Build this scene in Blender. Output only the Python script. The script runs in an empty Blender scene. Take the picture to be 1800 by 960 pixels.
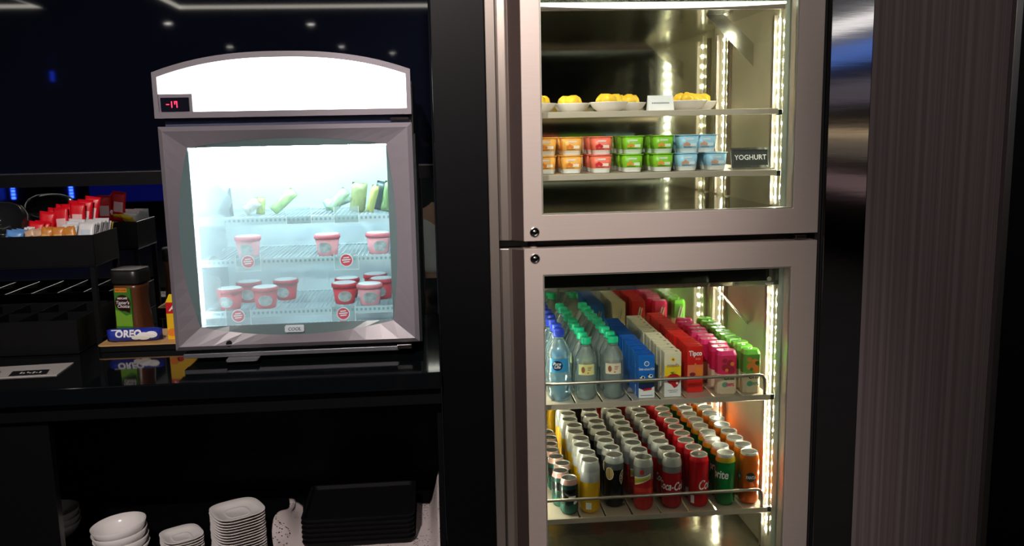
import bpy, bmesh, math, random
from mathutils import Vector, Matrix
random.seed(7)
S = bpy.context.scene
C = S.collection
sin, cos, pi, rad = math.sin, math.cos, math.pi, math.radians

# ------------------------------------------------------------------ camera, world, exposure
CAMZ = 1.5
def make_camera():
    y, p, r = rad(4.95), rad(9.12), rad(1.14)
    fwd = Vector((sin(y)*cos(p), cos(y)*cos(p), -sin(p)))
    r0 = Vector((cos(y), -sin(y), 0)); u0 = r0.cross(fwd)
    right = r0*cos(r) - u0*sin(r); up = u0*cos(r) + r0*sin(r)
    cd = bpy.data.cameras.new('camera'); cd.sensor_width = 36; cd.sensor_fit = 'HORIZONTAL'
    cd.lens = 1550/1800*36; cd.clip_start = .02
    o = bpy.data.objects.new('camera', cd); C.objects.link(o)
    m = Matrix((right, up, -fwd)).transposed().to_4x4(); m.translation = (0, 0, CAMZ)
    o.matrix_world = m
    S.camera = o
make_camera()
w = bpy.data.worlds.new('world'); S.world = w; w.use_nodes = True
w.node_tree.nodes['Background'].inputs[0].default_value = (.55, .6, .75, 1)
w.node_tree.nodes['Background'].inputs[1].default_value = .012
S.view_settings.view_transform = 'Standard'
S.view_settings.look = 'None'
S.view_settings.gamma = 1
S.view_settings.use_curve_mapping = False
S.view_settings.exposure = 0.0

# ------------------------------------------------------------------ materials
def lin(c):
    return tuple(((x/12.92) if x <= .04045 else ((x+.055)/1.055)**2.4) for x in c)
def srgb(r, g, b): return lin((r/255, g/255, b/255))
def nodes(name):
    m = bpy.data.materials.new(name); m.use_nodes = True
    nt = m.node_tree; return m, nt, nt.nodes['Principled BSDF']
def noise_color(nt, col, var, scale, stretch=None):
    tc = nt.nodes.new('ShaderNodeTexCoord'); n = nt.nodes.new('ShaderNodeTexNoise')
    n.inputs['Scale'].default_value = scale; n.inputs['Detail'].default_value = 4
    src = tc.outputs['Object']
    if stretch:
        mp = nt.nodes.new('ShaderNodeMapping'); mp.inputs['Scale'].default_value = stretch
        nt.links.new(src, mp.inputs[0]); src = mp.outputs[0]
    nt.links.new(src, n.inputs['Vector'])
    mx = nt.nodes.new('ShaderNodeMix'); mx.data_type = 'RGBA'
    mx.inputs[6].default_value = (*[c*(1-var) for c in col], 1)
    mx.inputs[7].default_value = (*[min(1, c*(1+var)) for c in col], 1)
    nt.links.new(n.outputs[0], mx.inputs[0])
    return mx.outputs[2], n
def mat(name, col, rough=.5, metal=0., var=.06, scale=30, bump=0., stretch=None, spec=.5, coat=0., sss=0.):
    m, nt, b = nodes(name)
    out, n = noise_color(nt, col, var, scale, stretch)
    nt.links.new(out, b.inputs['Base Color'])
    b.inputs['Roughness'].default_value = rough; b.inputs['Metallic'].default_value = metal
    b.inputs['Specular IOR Level'].default_value = spec
    b.inputs['Coat Weight'].default_value = coat
    if bump:
        bp = nt.nodes.new('ShaderNodeBump'); bp.inputs['Strength'].default_value = bump; bp.inputs['Distance'].default_value = .002
        nt.links.new(n.outputs[0], bp.inputs['Height']); nt.links.new(bp.outputs[0], b.inputs['Normal'])
    m.diffuse_color = (*col, 1)
    return m
def emit(name, col, strength):
    m, nt, b = nodes(name)
    out, n = noise_color(nt, col, .02, 20)
    nt.links.new(out, b.inputs['Emission Color']); b.inputs['Emission Strength'].default_value = strength
    b.inputs['Base Color'].default_value = (*[c*.8 for c in col], 1)
    return m
def bands(name, stops, z0, z1, rough=.3, metal=0., axis=2, coat=0., interp='CONSTANT', foil=None):
    m, nt, b = nodes(name)
    tc = nt.nodes.new('ShaderNodeTexCoord'); sx = nt.nodes.new('ShaderNodeSeparateXYZ')
    nt.links.new(tc.outputs['Object'], sx.inputs[0])
    mr = nt.nodes.new('ShaderNodeMapRange'); mr.inputs[1].default_value = z0; mr.inputs[2].default_value = z1
    nt.links.new(sx.outputs[axis], mr.inputs[0])
    cr = nt.nodes.new('ShaderNodeValToRGB'); cr.color_ramp.interpolation = interp
    el = cr.color_ramp.elements
    while len(el) < len(stops): el.new(.5)
    for e, (p, c) in zip(el, stops):
        e.position = p; e.color = (*c, 1)
    nt.links.new(mr.outputs[0], cr.inputs[0])
    nz = nt.nodes.new('ShaderNodeTexNoise'); nz.inputs['Scale'].default_value = 60
    nt.links.new(tc.outputs['Object'], nz.inputs['Vector'])
    rr = nt.nodes.new('ShaderNodeMapRange'); rr.inputs[3].default_value = rough*.8; rr.inputs[4].default_value = rough*1.25
    nt.links.new(nz.outputs[0], rr.inputs[0]); nt.links.new(rr.outputs[0], b.inputs['Roughness'])
    nt.links.new(cr.outputs[0], b.inputs['Base Color'])
    b.inputs['Metallic'].default_value = metal; b.inputs['Coat Weight'].default_value = coat
    if foil is not None:                                   # bare metal where the print stops
        c2 = nt.nodes.new('ShaderNodeValToRGB'); c2.color_ramp.interpolation = 'CONSTANT'; e2 = c2.color_ramp.elements
        while len(e2) < len(stops): e2.new(.5)
        for e, (p, c) in zip(e2, stops):
            g = foil if max(c)-min(c) < .06 and max(c) > .12 else metal
            e.position = p; e.color = (g, g, g, 1)
        nt.links.new(mr.outputs[0], c2.inputs[0]); nt.links.new(c2.outputs[0], b.inputs['Metallic'])
    return m
def thin_glass(name, tint=(.93, .97, .95), ior=1.45, rough=.01, milk=0., milkcol=(.8, .9, .92), gloss=1.0, fog=None):
    m = bpy.data.materials.new(name); m.use_nodes = True; nt = m.node_tree
    for n in list(nt.nodes): nt.nodes.remove(n)
    o = nt.nodes.new('ShaderNodeOutputMaterial')
    t = nt.nodes.new('ShaderNodeBsdfTransparent'); t.inputs[0].default_value = (*tint, 1)
    g = nt.nodes.new('ShaderNodeBsdfGlossy'); g.inputs['Roughness'].default_value = rough; g.inputs[0].default_value = (gloss, gloss, gloss, 1)
    fr = nt.nodes.new('ShaderNodeFresnel'); fr.inputs[0].default_value = ior
    base = t.outputs[0]
    if milk or fog:
        d = nt.nodes.new('ShaderNodeBsdfDiffuse'); d.inputs[0].default_value = (*milkcol, 1)
        tl = nt.nodes.new('ShaderNodeBsdfTranslucent'); tl.inputs[0].default_value = (*milkcol, 1)
        a = nt.nodes.new('ShaderNodeMixShader'); a.inputs[0].default_value = .6
        nt.links.new(d.outputs[0], a.inputs[1]); nt.links.new(tl.outputs[0], a.inputs[2])
        mm = nt.nodes.new('ShaderNodeMixShader'); mm.inputs[0].default_value = milk
        nt.links.new(base, mm.inputs[1]); nt.links.new(a.outputs[0], mm.inputs[2]); base = mm.outputs[0]
        if fog: fog(nt, mm.inputs[0])
    mx = nt.nodes.new('ShaderNodeMixShader')
    nt.links.new(fr.outputs[0], mx.inputs[0]); nt.links.new(base, mx.inputs[1]); nt.links.new(g.outputs[0], mx.inputs[2])
    nt.links.new(mx.outputs[0], o.inputs[0])
    return m

K = {}
K['black_gloss'] = mat('black_polished_granite', (.003, .004, .005), .06, var=.5, scale=400, spec=.3)
K['black_glass'] = mat('black_glass', (.003, .004, .009), .03, var=.1)
K['black_lam'] = mat('black_laminate', (.0025, .0025, .0035), .4, var=.3, scale=200, spec=.25)
K['black_speck'] = mat('black_speckled_panel', (.0016, .0016, .0022), .4, var=.7, scale=500, spec=.14)
K['black_matte'] = mat('black_matte_acrylic', (.003, .003, .0035), .4, spec=.3)
K['mirror'] = mat('mirror_glass', (.72, .76, .78), .015, 1., var=.02)
K['steel'] = mat('brushed_door_steel', srgb(200, 185, 178), .38, .5, var=.05, scale=14, stretch=(1, 1, 30))
K['steel_v'] = mat('brushed_trim_steel', srgb(178, 166, 158), .3, .85, var=.08, scale=14, stretch=(30, 30, 1))
K['steel_dark'] = mat('shaded_recess_steel', srgb(92, 78, 76), .4, .7)
K['steel_pol'] = mat('polished_filler_steel', srgb(190, 188, 190), .07, 1., var=.1, scale=6, stretch=(1, 1, 8), bump=.02)
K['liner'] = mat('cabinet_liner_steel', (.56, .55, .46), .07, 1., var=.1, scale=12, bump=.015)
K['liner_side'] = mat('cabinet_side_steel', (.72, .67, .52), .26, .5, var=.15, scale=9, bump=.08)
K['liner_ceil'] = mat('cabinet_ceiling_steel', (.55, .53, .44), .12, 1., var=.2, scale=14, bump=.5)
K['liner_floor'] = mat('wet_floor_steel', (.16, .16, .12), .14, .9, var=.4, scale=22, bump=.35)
K['shelf'] = mat('shelf_steel', srgb(200, 186, 170), .34, .4, var=.06, scale=14, stretch=(1, 30, 30))
K['chrome'] = mat('chrome', (.75, .73, .7), .12, 1.)
K['gasket'] = mat('grey_gasket', (.30, .34, .31), .5)
K['gap'] = mat('dark_rubber_gap_shade', (.006, .006, .006), .6)
K['glass'] = thin_glass('door_glass')
K['led'] = emit('led_diode', (1, .93, .72), 420)
K['ledbase'] = mat('led_strip_base', (.75, .73, .6), .4)
K['wallpaper'] = None
K['white_plate'] = mat('white_porcelain', (.74, .70, .70), .15, var=.03, coat=.3)
K['white'] = mat('white_plastic', (.8, .8, .8), .4, var=.03)
K['alu'] = mat('can_aluminium', (.88, .88, .85), .25, .6, var=.08)
K['alu_dark'] = mat('shaded_lid_aluminium', (.70, .70, .64), .3, .8, var=.1)

# wallpaper with fine vertical stripes
def wallpaper():
    m, nt, b = nodes('striped_taupe_wallpaper')
    tc = nt.nodes.new('ShaderNodeTexCoord'); sx = nt.nodes.new('ShaderNodeSeparateXYZ'); nt.links.new(tc.outputs['Object'], sx.inputs[0])
    wv = nt.nodes.new('ShaderNodeTexWave'); wv.inputs['Scale'].default_value = 14; wv.inputs['Distortion'].default_value = 0
    nt.links.new(tc.outputs['Object'], wv.inputs['Vector'])
    nz = nt.nodes.new('ShaderNodeTexNoise'); nz.noise_dimensions = '1D'; nz.inputs['Scale'].default_value = 70; nz.inputs['Detail'].default_value = 3
    nt.links.new(sx.outputs[0], nz.inputs['W'])
    cr = nt.nodes.new('ShaderNodeValToRGB'); e = cr.color_ramp.elements
    e[0].position = .42; e[0].color = (.13, .10, .104, 1); e[1].position = .62; e[1].color = (.19, .152, .16, 1)
    nt.links.new(nz.outputs[0], cr.inputs[0]); nt.links.new(cr.outputs[0], b.inputs['Base Color'])
    b.inputs['Roughness'].default_value = .6
    return m
K['wallpaper'] = wallpaper()

# ------------------------------------------------------------------ mesh building
class MB:
    def __init__(s): s.v = []; s.f = []; s.mi = []; s.sm = []
    def add(s, vs, fs, m=0, sm=False):
        o = len(s.v); s.v += [tuple(v) for v in vs]
        for f in fs: s.f.append([i+o for i in f]); s.mi.append(m); s.sm.append(sm)
        return s
    def box(s, x0, x1, y0, y1, z0, z1, m=0):
        v = [(x, y, z) for z in (z0, z1) for y in (y0, y1) for x in (x0, x1)]
        return s.add(v, [(0,2,3,1),(4,5,7,6),(0,1,5,4),(2,6,7,3),(0,4,6,2),(1,3,7,5)], m)
    def prism(s, pts, a, b, axis='z', m=0, sm=False):
        n = len(pts)
        def P(p, t): return {'z': (p[0], p[1], t), 'y': (p[0], t, p[1]), 'x': (t, p[0], p[1])}[axis]
        v = [P(p, a) for p in pts] + [P(p, b) for p in pts]
        s.add(v, [tuple(range(n))[::-1], tuple(range(n, 2*n))], m)
        o = len(s.v) - 2*n
        for i in range(n):
            j = (i+1) % n
            s.f.append([o+i, o+j, o+n+j, o+n+i]); s.mi.append(m); s.sm.append(sm)
        return s
    def lathe(s, prof, seg=24, c=(0, 0), m=0, sm=True, sq=None, ms=None):
        v = []; fs = []
        for r, z in prof:
            for k in range(seg):
                a = 2*pi*(k+.5)/seg
                q = 1
                if sq: q = (abs(cos(a))**sq + abs(sin(a))**sq)**(-1/sq)
                v.append((c[0]+r*q*cos(a), c[1]+r*q*sin(a), z))
        o = len(s.v); s.v += v
        for i in range(len(prof)-1):
            for k in range(seg):
                j = (k+1) % seg
                s.f.append([o+i*seg+k, o+i*seg+j, o+(i+1)*seg+j, o+(i+1)*seg+k]); s.mi.append(ms[i] if ms else m); s.sm.append(sm)
        if prof[0][0] > 1e-6: s.f.append([o+k for k in range(seg)][::-1]); s.mi.append(ms[0] if ms else m); s.sm.append(False)
        if prof[-1][0] > 1e-6: s.f.append([o+(len(prof)-1)*seg+k for k in range(seg)]); s.mi.append(ms[-1] if ms else m); s.sm.append(False)
        return s
    def tube(s, path, r, seg=8, m=0):
        path = [Vector(p) for p in path]; n = len(path); rings = []
        prev = None
        for i, p in enumerate(path):
            t = (path[min(i+1, n-1)] - path[max(i-1, 0)]).normalized()
            if prev is None:
                u = Vector((0, 0, 1)) if abs(t.z) < .9 else Vector((1, 0, 0))
                u = (u - t*u.dot(t)).normalized()
            else: u = (prev - t*prev.dot(t)).normalized()
            prev = u; w_ = t.cross(u)
            rr = r[i] if isinstance(r, (list, tuple)) else r
            rings.append([p + (u*cos(2*pi*k/seg) + w_*sin(2*pi*k/seg))*rr for k in range(seg)])
        o = len(s.v)
        for R in rings: s.v += [tuple(q) for q in R]
        for i in range(n-1):
            for k in range(seg):
                j = (k+1) % seg
                s.f.append([o+i*seg+k, o+i*seg+j, o+(i+1)*seg+j, o+(i+1)*seg+k]); s.mi.append(m); s.sm.append(True)
        s.f.append([o+k for k in range(seg)][::-1]); s.mi.append(m); s.sm.append(False)
        s.f.append([o+(n-1)*seg+k for k in range(seg)]); s.mi.append(m); s.sm.append(False)
        return s
    def flat(s, pts, fn, m=0):
        return s.add([fn(*p) for p in pts], [tuple(range(len(pts)))], m)
    def text(s, body, size, fn, m=0, at=(0, 0), shear=0., bold=0., sx=1., align='CENTER'):
        vs, fs = text_mesh(body, size, shear, bold, align)
        return s.add([fn(at[0]+x*sx, at[1]+y) for x, y in vs], fs, m)
    def build(s, name, mats, parent=None, bevel=0., seg=2, loc=None, fix=True):
        me = bpy.data.meshes.new(name); me.from_pydata(s.v, [], s.f)
        if not isinstance(mats, (list, tuple)): mats = [mats]
        for m in mats: me.materials.append(m)
        me.polygons.foreach_set('material_index', s.mi); me.polygons.foreach_set('use_smooth', s.sm)
        if bevel or fix:
            bm = bmesh.new(); bm.from_mesh(me)
            if bevel:
                es = [e for e in bm.edges if len(e.link_faces) == 2 and e.calc_face_angle(0) > .6]
                bmesh.ops.bevel(bm, geom=es, offset=bevel, segments=seg, affect='EDGES', profile=.5)
            if fix: bmesh.ops.recalc_face_normals(bm, faces=bm.faces)
            bm.to_mesh(me); bm.free()
        o = bpy.data.objects.new(name, me); C.objects.link(o)
        if loc: o.location = loc
        if parent:
            o.parent = parent
        return o
_tc = {}
def text_mesh(body, size, shear, bold, align):
    key = (body, size, shear, bold, align)
    if key not in _tc:
        cu = bpy.data.curves.new('lettering', 'FONT'); cu.body = body; cu.size = size; cu.shear = shear; cu.offset = bold
        cu.align_x = align; cu.align_y = 'CENTER'; cu.resolution_u = 3
        o = bpy.data.objects.new('lettering', cu); C.objects.link(o)
        dg = bpy.context.evaluated_depsgraph_get(); ev = o.evaluated_get(dg); me = ev.to_mesh()
        _tc[key] = ([(v.co.x, v.co.y) for v in me.vertices], [tuple(p.vertices) for p in me.polygons])
        ev.to_mesh_clear(); bpy.data.objects.remove(o); bpy.data.curves.remove(cu)
    return _tc[key]
def tag(o, label=None, cat=None, group=None, kind=None):
    if label: o['label'] = label
    if cat: o['category'] = cat
    if group: o['group'] = group
    if kind: o['kind'] = kind
    return o
def thing(name, label, cat, loc=(0, 0, 0), rz=0., group=None):
    o = bpy.data.objects.new(name, None); C.objects.link(o); o.location = loc; o.rotation_euler = (0, 0, rz); o.empty_display_size = .05
    return tag(o, label, cat, group)
def dup(root, loc, rz=0., label=None, skip=()):
    r = root.copy(); C.objects.link(r); r.location = loc; r.rotation_euler = (0, 0, rz)
    if label: r['label'] = label
    for ch in root.children:
        if ch.name.split('.')[0] in skip: continue
        c = ch.copy(); C.objects.link(c); c.parent = r
        for g in ch.children:
            d = g.copy(); C.objects.link(d); d.parent = c
    return r
def struct(name, mb, m, bevel=0., parent=None):
    o = mb.build(name, m, parent, bevel)
    if not parent: o['kind'] = 'structure'
    return o
ORD = ['front', 'second', 'third', 'fourth', 'fifth', 'sixth', 'seventh', 'eighth', 'ninth', 'tenth', 'eleventh', 'twelfth', 'thirteenth', 'fourteenth', 'fifteenth', 'sixteenth']
def circ(cx, cz, r, n=20, rx=None): return [(cx+(rx or r)*cos(2*pi*k/n), cz+r*sin(2*pi*k/n)) for k in range(n)]
def rrect(x0, x1, y0, y1, r, n=4):
    p = []
    for cx, cy, a0 in ((x1-r, y1-r, 0), (x0+r, y1-r, 90), (x0+r, y0+r, 180), (x1-r, y0+r, 270)):
        for k in range(n+1):
            a = rad(a0+90*k/n); p.append((cx+r*cos(a), cy+r*sin(a)))
    return p

# ------------------------------------------------------------------ the room
CEIL = 2.75; YM = 2.98
struct('floor', MB().box(-7, 5, -10, 3.1, -.05, 0), mat('dark_floor', (.03, .026, .025), .6, var=.2, scale=3))
cm = mat('dark_ceiling_paint', (.016, .016, .02), .6)
T0 = (-2.43, 3.6, -3.25, 1.35)      # raised lit tray over the buffet
T1 = (-6.4, -3.65, -3.1, 1.35)
ce = MB()
ce.box(-7, 5, -10, T0[2], CEIL, CEIL+.1); ce.box(-7, 5, T0[3], 3.1, CEIL, CEIL+.1)
ce.box(T1[1], T0[0], T0[2], T0[3], CEIL, CEIL+.1); ce.box(T0[1], 5, T0[2], T0[3], CEIL, CEIL+.1); ce.box(-7, T1[0], T0[2], T0[3], CEIL, CEIL+.1)
ceiling = struct('ceiling', ce, cm)
traym = mat('pale_tray_paint', (.33, .36, .34), .7)
cove = emit('cove_light', (1, .93, .8), 8)
for x0, x1, y0, y1 in (T0, T1):
    MB().box(x0-.1, x1+.1, y0-.1, y1+.1, CEIL+.22, CEIL+.27).build('ceiling_tray', traym, ceiling)
    t = MB(); t.box(x0-.1, x1+.1, y0-.12, y0-.1, CEIL+.1, CEIL+.25); t.box(x0-.1, x1+.1, y1+.1, y1+.12, CEIL+.1, CEIL+.25)
    t.box(x0-.12, x0-.1, y0-.1, y1+.1, CEIL+.1, CEIL+.25); t.box(x1+.1, x1+.12, y0-.1, y1+.1, CEIL+.1, CEIL+.25)
    t.build('tray_side', traym, ceiling)
    t = MB(); t.box(x0, x1, y0, y0+.02, CEIL+.0, CEIL+.03); t.box(x0, x0+.02, y0+.02, y1, CEIL, CEIL+.03); t.box(x1-.02, x1, y0+.02, y1, CEIL, CEIL+.03)
    t.build('cove_strip', cove, ceiling)
struct('wall_left', MB().box(-7.1, -7, -10, 3.1, 0, 3.05), mat('dark_wall_paint', (.02, .02, .026), .5))
struct('wall_far', MB().box(-7, 5, -10.1, -10, 0, 3.05), K['black_lam'])
struct('wall_right', MB().box(5, 5.1, -10, 3.1, 0, 3.05), K['black_lam'])
struct('wall_back', MB().box(-7, 0.0, YM+.02, YM+.12, 0, 2.85), K['black_lam'])
struct('trim_1', MB().box(-7, 0.0, YM, YM+.02, 1.395, CEIL), K['black_glass'])
struct('trim_2', MB().box(-7, 0.0, YM-.004, YM+.02, .889, 1.353), K['mirror'])
tr = struct('trim_3', MB().box(-7, 0.0, YM-.03, YM, 1.3535, 1.3945), K['black_lam'])
MB().box(-7, 0.0, YM-.032, YM-.001, 1.3945, 1.3975).build('ledge_edge', mat('ledge_steel', (.6, .56, .5), .25, 1.), tr)

# pillar, steel strip, filler panel, papered wall
struct('column', MB().box(.005, .138, 2.25, 3.1, 0, CEIL), K['black_speck'], .002)
struct('trim_4', MB().box(.139, .163, 2.243, 2.35, 0, CEIL), K['steel_v'], .0015)
struct('trim_5', MB().box(1.0295, 1.1435, 2.25, 2.99, 0, CEIL), K['steel_pol'], .002)
struct('wall_side', MB().box(1.1445, 1.5175, 2.253, 2.99, 0, CEIL), K['wallpaper'])
struct('trim_6', MB().box(1.518, 1.537, 2.235, 2.99, 0, CEIL), mat('satin_edge_steel', (.42, .40, .40), .3, 1., stretch=(20, 20, 1)), .001)
struct('trim_7', MB().box(1.5375, 5, 2.26, 2.99, 0, CEIL), K['black_lam'])

# recessed downlights (positions seen mirrored in the black glass, and lamps over the buffet, one of them added)
dl_ring = mat('downlight_ring', (.6, .6, .6), .3, .5)
dl_em = emit('downlight_lamp', (1, .95, .88), 60)
def downlight(x, y, label, power=0, spot=80, aim=(0, 0, -1), col=(1, .89, .83), z=CEIL):
    t = thing('downlight', label, 'downlight', (x, y, z), group='recessed ceiling downlights')
    MB().lathe([(.055, -.001), (.055, -.006), (.042, -.006), (.042, -.001)], 24).build('ring', dl_ring, t)
    MB().lathe([(.041, -.0012), (.041, -.004)], 24).build('lamp_face', dl_em, t)
    if power:
        l = bpy.data.lights.new('lamp', 'SPOT'); l.energy = power; l.spot_size = rad(spot); l.spot_blend = .6; l.color = col; l.shadow_soft_size = .04
        o = bpy.data.objects.new('lamp', l); C.objects.link(o); o.parent = t; o.location = (0, 0, -.02)
        o.rotation_euler = Vector(aim).to_track_quat('-Z', 'Y').to_euler()
downlight(-2.85, -4.35, 'recessed downlight mirrored brightest at upper left of the black glass')
downlight(-1.33, -4.55, 'recessed downlight mirrored above the middle of the freezer header')
downlight(-2.78, -7.05, 'far recessed downlight mirrored faintly left above the freezer')
downlight(-1.25, -7.2, 'far recessed downlight mirrored faintly right above the freezer')
downlight(-.57, -8.3, 'farthest recessed downlight mirrored over the freezer right corner')
downlight(.05, .55, 'recessed downlight in the raised ceiling tray aimed at the fridge doors', 200, 36, (.22, 1.7, -1.16), z=CEIL+.22)
downlight(-.55, -.35, 'recessed downlight in the raised ceiling tray aimed at the buffet niche', 400, 62, (-.02, 2.65, -2.12), z=CEIL+.22)
downlight(.95, -.9, 'added downlight in the raised ceiling tray lighting the fridge fronts', 66, 54, (.15, 3.1, -1.15), z=CEIL+.22)  # added to brighten the fridge fronts at a low angle

# blue light bars on the far side of the lounge
blue = emit('blue_light', (.02, .06, 1), 9)
bl = [(-5.9, .45, .8, 'tall blue light bar mirrored behind the coffee jar rack'), (-7.0, .45, .8, 'blue light bar mirrored at the left picture edge')]
for x, z, h, lb in [(-5.98, .55, .32, 'blue light bar mirrored above the red sachets'), (-6.9, .55, .34, 'blue light bar mirrored over the black domed lid'), (-6.1, 2.45, .16, 'small blue light high in the black glass')]:
    t = thing('light_bar', lb, 'light', (x, -9.3, z), group='blue lights across the lounge')
    MB().box(-.04, .04, -.02, .02, 0, h).build('housing', K['black_matte'], t)
    for k in range(6): MB().box(-.03, .03, .021, .03, h*(k+.15)/6, h*(k+.85)/6).build('light_segment', blue, t)
t = thing('lounge_screen', 'dim blue glowing wall screen across the lounge in the mirror', 'screen', (-5.1, -9.6, .4))
MB().box(-.75, .8, -.02, .02, 0, .62).build('frame', K['black_matte'], t)
MB().box(-.7, .75, .021, .03, .05, .57).build('panel', emit('blue_screen', (.01, .02, .5), .09), t)

# ------------------------------------------------------------------ counter and cabinet
ctop = MB().box(-3.2, .003, 2.22, YM-.006, .845, .889).build('countertop', K['black_gloss'], None, .003)
tag(ctop, 'polished black stone countertop running under the small freezer', 'countertop')
cab = thing('buffet_cabinet', 'black laminate buffet cabinet with open niche under the countertop', 'cabinet', (-1.6, 2.26, 0))
def cpart(name, x0, x1, y0, y1, z0, z1):
    return MB().box(x0, x1, y0, y1, z0, z1).build(name, K['black_lam'], cab, .0015, loc=(1.6, -2.26, 0))
cpart('apron', -3.2, .002, 2.25, 2.30, .795, .844)
cpart('side_panel', -.012, .002, 2.3005, 2.95, .02, .844)
cpart('back_panel', -3.2, -.0125, 2.93, 2.95, .02, .844)
cpart('niche_floor', -1.60, -.0125, 2.28, 2.929, .285, .31)
cpart('door', -1.62, -1.005, 2.27, 2.30, .06, .794)
cpart('door', -2.24, -1.622, 2.27, 2.30, .06, .794)
cpart('door', -1.004, -.0125, 2.27, 2.2795, .06, .284)

# added bands of light for unseen lounge lights, mirrored in the steel filler panel
t = thing('lounge_light_bands', 'added light bands for unseen lounge lights, mirrored in the polished steel panel', 'light bands', (4.93, -5.4, 0))
MB().box(-.05, .05, -1.6, 1.6, 0, 2.74).build('backing', K['black_lam'], t)
for z0, z1, c, e in ((2.58, 2.72, (1, .95, .9), 2.2), (2.22, 2.44, (.12, .26, .8), .9), (1.74, 2.02, (.5, .42, .5), .25), (1.37, 1.43, (1, .72, .42), 1.2), (1.12, 1.34, (.6, .5, .4), .2), (.72, .92, (.7, .45, .45), .3)):
    MB().box(-.06, -.051, -1.58, 1.58, z0, z1).build('light_band', emit('light_band', c, e), t)

def wpart(mb, name, mats, root, bevel=0., seg=2):      # part modelled in world coordinates under a root Empty
    return mb.build(name, mats, root, bevel, seg, loc=tuple(-x for x in root.location))

# ------------------------------------------------------------------ glass-front freezer on the counter
FY = 2.39
frz_grey = mat('freezer_grey_plastic', srgb(124, 118, 126), .36, .1, var=.04, coat=.2)
frz_dark = mat('freezer_side_grey', (.05, .06, .06), .3, .2)
frz_white = mat('freezer_white_liner', (.55, .63, .67), .45, var=.02)
frz_bezel = mat('freezer_window_border', srgb(96, 116, 118), .25, var=.03)  # grey-green print, with the teal of the interior light put into its colour
frz_blue = mat('freezer_blue_strip', srgb(52, 58, 92), .4)
FR = thing('display_freezer', 'small grey glass-front display freezer with lit white header', 'freezer', (-.38, 2.6, .889))
def fz(mb, name, m, bevel=0., seg=2): return wpart(mb, name, m, FR, bevel, seg)
def arch(x0, x1, zb, zs, zt, n=24, rc=.03):
    # arched outline: straight bottom, short shoulders, shallow arc on top
    pts = [(x0, zb)]
    top = []
    for k in range(n+1):
        u = -1+2*k/n; x = (x0+x1)/2 + (x1-x0)/2*u
        z = zs + (zt-zs)*(1-abs(u)**2.4)
        top.append((x, z))
    pts += top; pts.append((x1, zb))
    return pts
outer = arch(-.713, -.052, 1.551, 1.668, 1.718)
inner = arch(-.701, -.064, 1.567, 1.656, 1.703)
hb = MB()
hb.prism(outer, FY+.018, FY+.055, 'y')
n = len(outer)
hr = MB()
v = [(x, FY, z) for x, z in outer]+[(x, FY, z) for x, z in inner]+[(x, FY+.02, z) for x, z in outer]+[(x, FY+.012, z) for x, z in inner]
fs = []
for i in range(n):
    j = (i+1) % n
    fs += [(i, j, n+j, n+i), (i, j, 2*n+j, 2*n+i), (n+i, n+j, 3*n+j, 3*n+i), (2*n+i, 2*n+j, 3*n+j, 3*n+i)]
hr.add(v, fs, 0)
hdr = fz(hb, 'header', frz_grey)
fz(hr, 'header_rim', frz_grey)
# lit panel with a notch for the thermostat
pan = [(-.6155, 1.567), (-.064, 1.567)] + [p for p in inner[1:-1]][::-1] + [(-.701, 1.6135), (-.6155, 1.6135)]
fz(MB().prism(pan, FY+.008, FY+.016, 'y'), 'light_panel', emit('lit_header', (.97, .98, 1), 4.5))
tb = fz(MB().prism([(-.701, 1.562), (-.616, 1.562), (-.616, 1.613), (-.701, 1.613)], FY+.002, FY+.015, 'y'), 'thermostat', frz_grey, .0015)
wm = MB().box(-.695, -.6235, FY-.001, FY+.0015, 1.5685, 1.6035).build('display_window', mat('display_black', (.008, .008, .016), .1), tb)
seg = MB()
def d7(x, z, segs, w=.0075, h=.016, t=.0022):
    S7 = {'a': (x, x+w, z+h-t, z+h), 'b': (x+w-t, x+w, z+h/2, z+h), 'c': (x+w-t, x+w, z, z+h/2), 'd': (x, x+w, z, z+t), 'e': (x, x+t, z, z+h/2), 'f': (x, x+t, z+h/2, z+h), 'g': (x, x+w, z+h/2-t/2, z+h/2+t/2)}
    for q in segs:
        a = S7[q]; seg.box(a[0], a[1], FY-.0022, FY-.0011, a[2], a[3])
d7(-.681, 1.578, 'g'); d7(-.6735, 1.578, 'bc'); d7(-.6605, 1.578, 'abcf')
seg.build('red_digits', emit('red_digits', (1, .02, .06), 4), tb)
# cabinet shell
X0, X1 = -.706, -.046
arcb = arch(X0+.004, X1-.004, 1.50, 1.64, 1.695)
fz(MB().prism(arcb, FY+.056, 2.86, 'y', sm=False), 'top_housing', frz_dark)
fz(MB().box(X0, -.668, 2.45, 2.90, .918, 1.4995), 'side_wall', [frz_dark])
fz(MB().box(-.084, X1, 2.45, 2.90, .918, 1.4995), 'side_wall', [frz_dark])
fz(MB().box(-.6675, -.0845, 2.86, 2.90, .918, 1.4995), 'back_wall', frz_dark)
fz(MB().box(-.6675, -.0845, 2.45, 2.8595, .918, .962), 'bottom', frz_dark)
ln = MB()
ln.box(-.6675, -.664, 2.45, 2.8595, .9625, 1.4995); ln.box(-.0880, -.0845, 2.45, 2.8595, .9625, 1.4995)
ln.box(-.6635, -.0885, 2.855, 2.8595, .9625, 1.4995); ln.box(-.6635, -.0885, 2.45, 2.8545, .9625, .966); ln.box(-.6635, -.0885, 2.45, 2.8545, 1.492, 1.4995)
fz(ln, 'white_liner', frz_white)
fz(MB().box(X0+.01, X1-.01, FY+.03, FY+.059, 1.5305, 1.552), 'blue_strip', frz_blue)  # dark blue strip between header and door
fz(MB().box(-.11, -.06, FY+.012, FY+.03, 1.537, 1.543), 'hinge', K['chrome'], .001)
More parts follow.
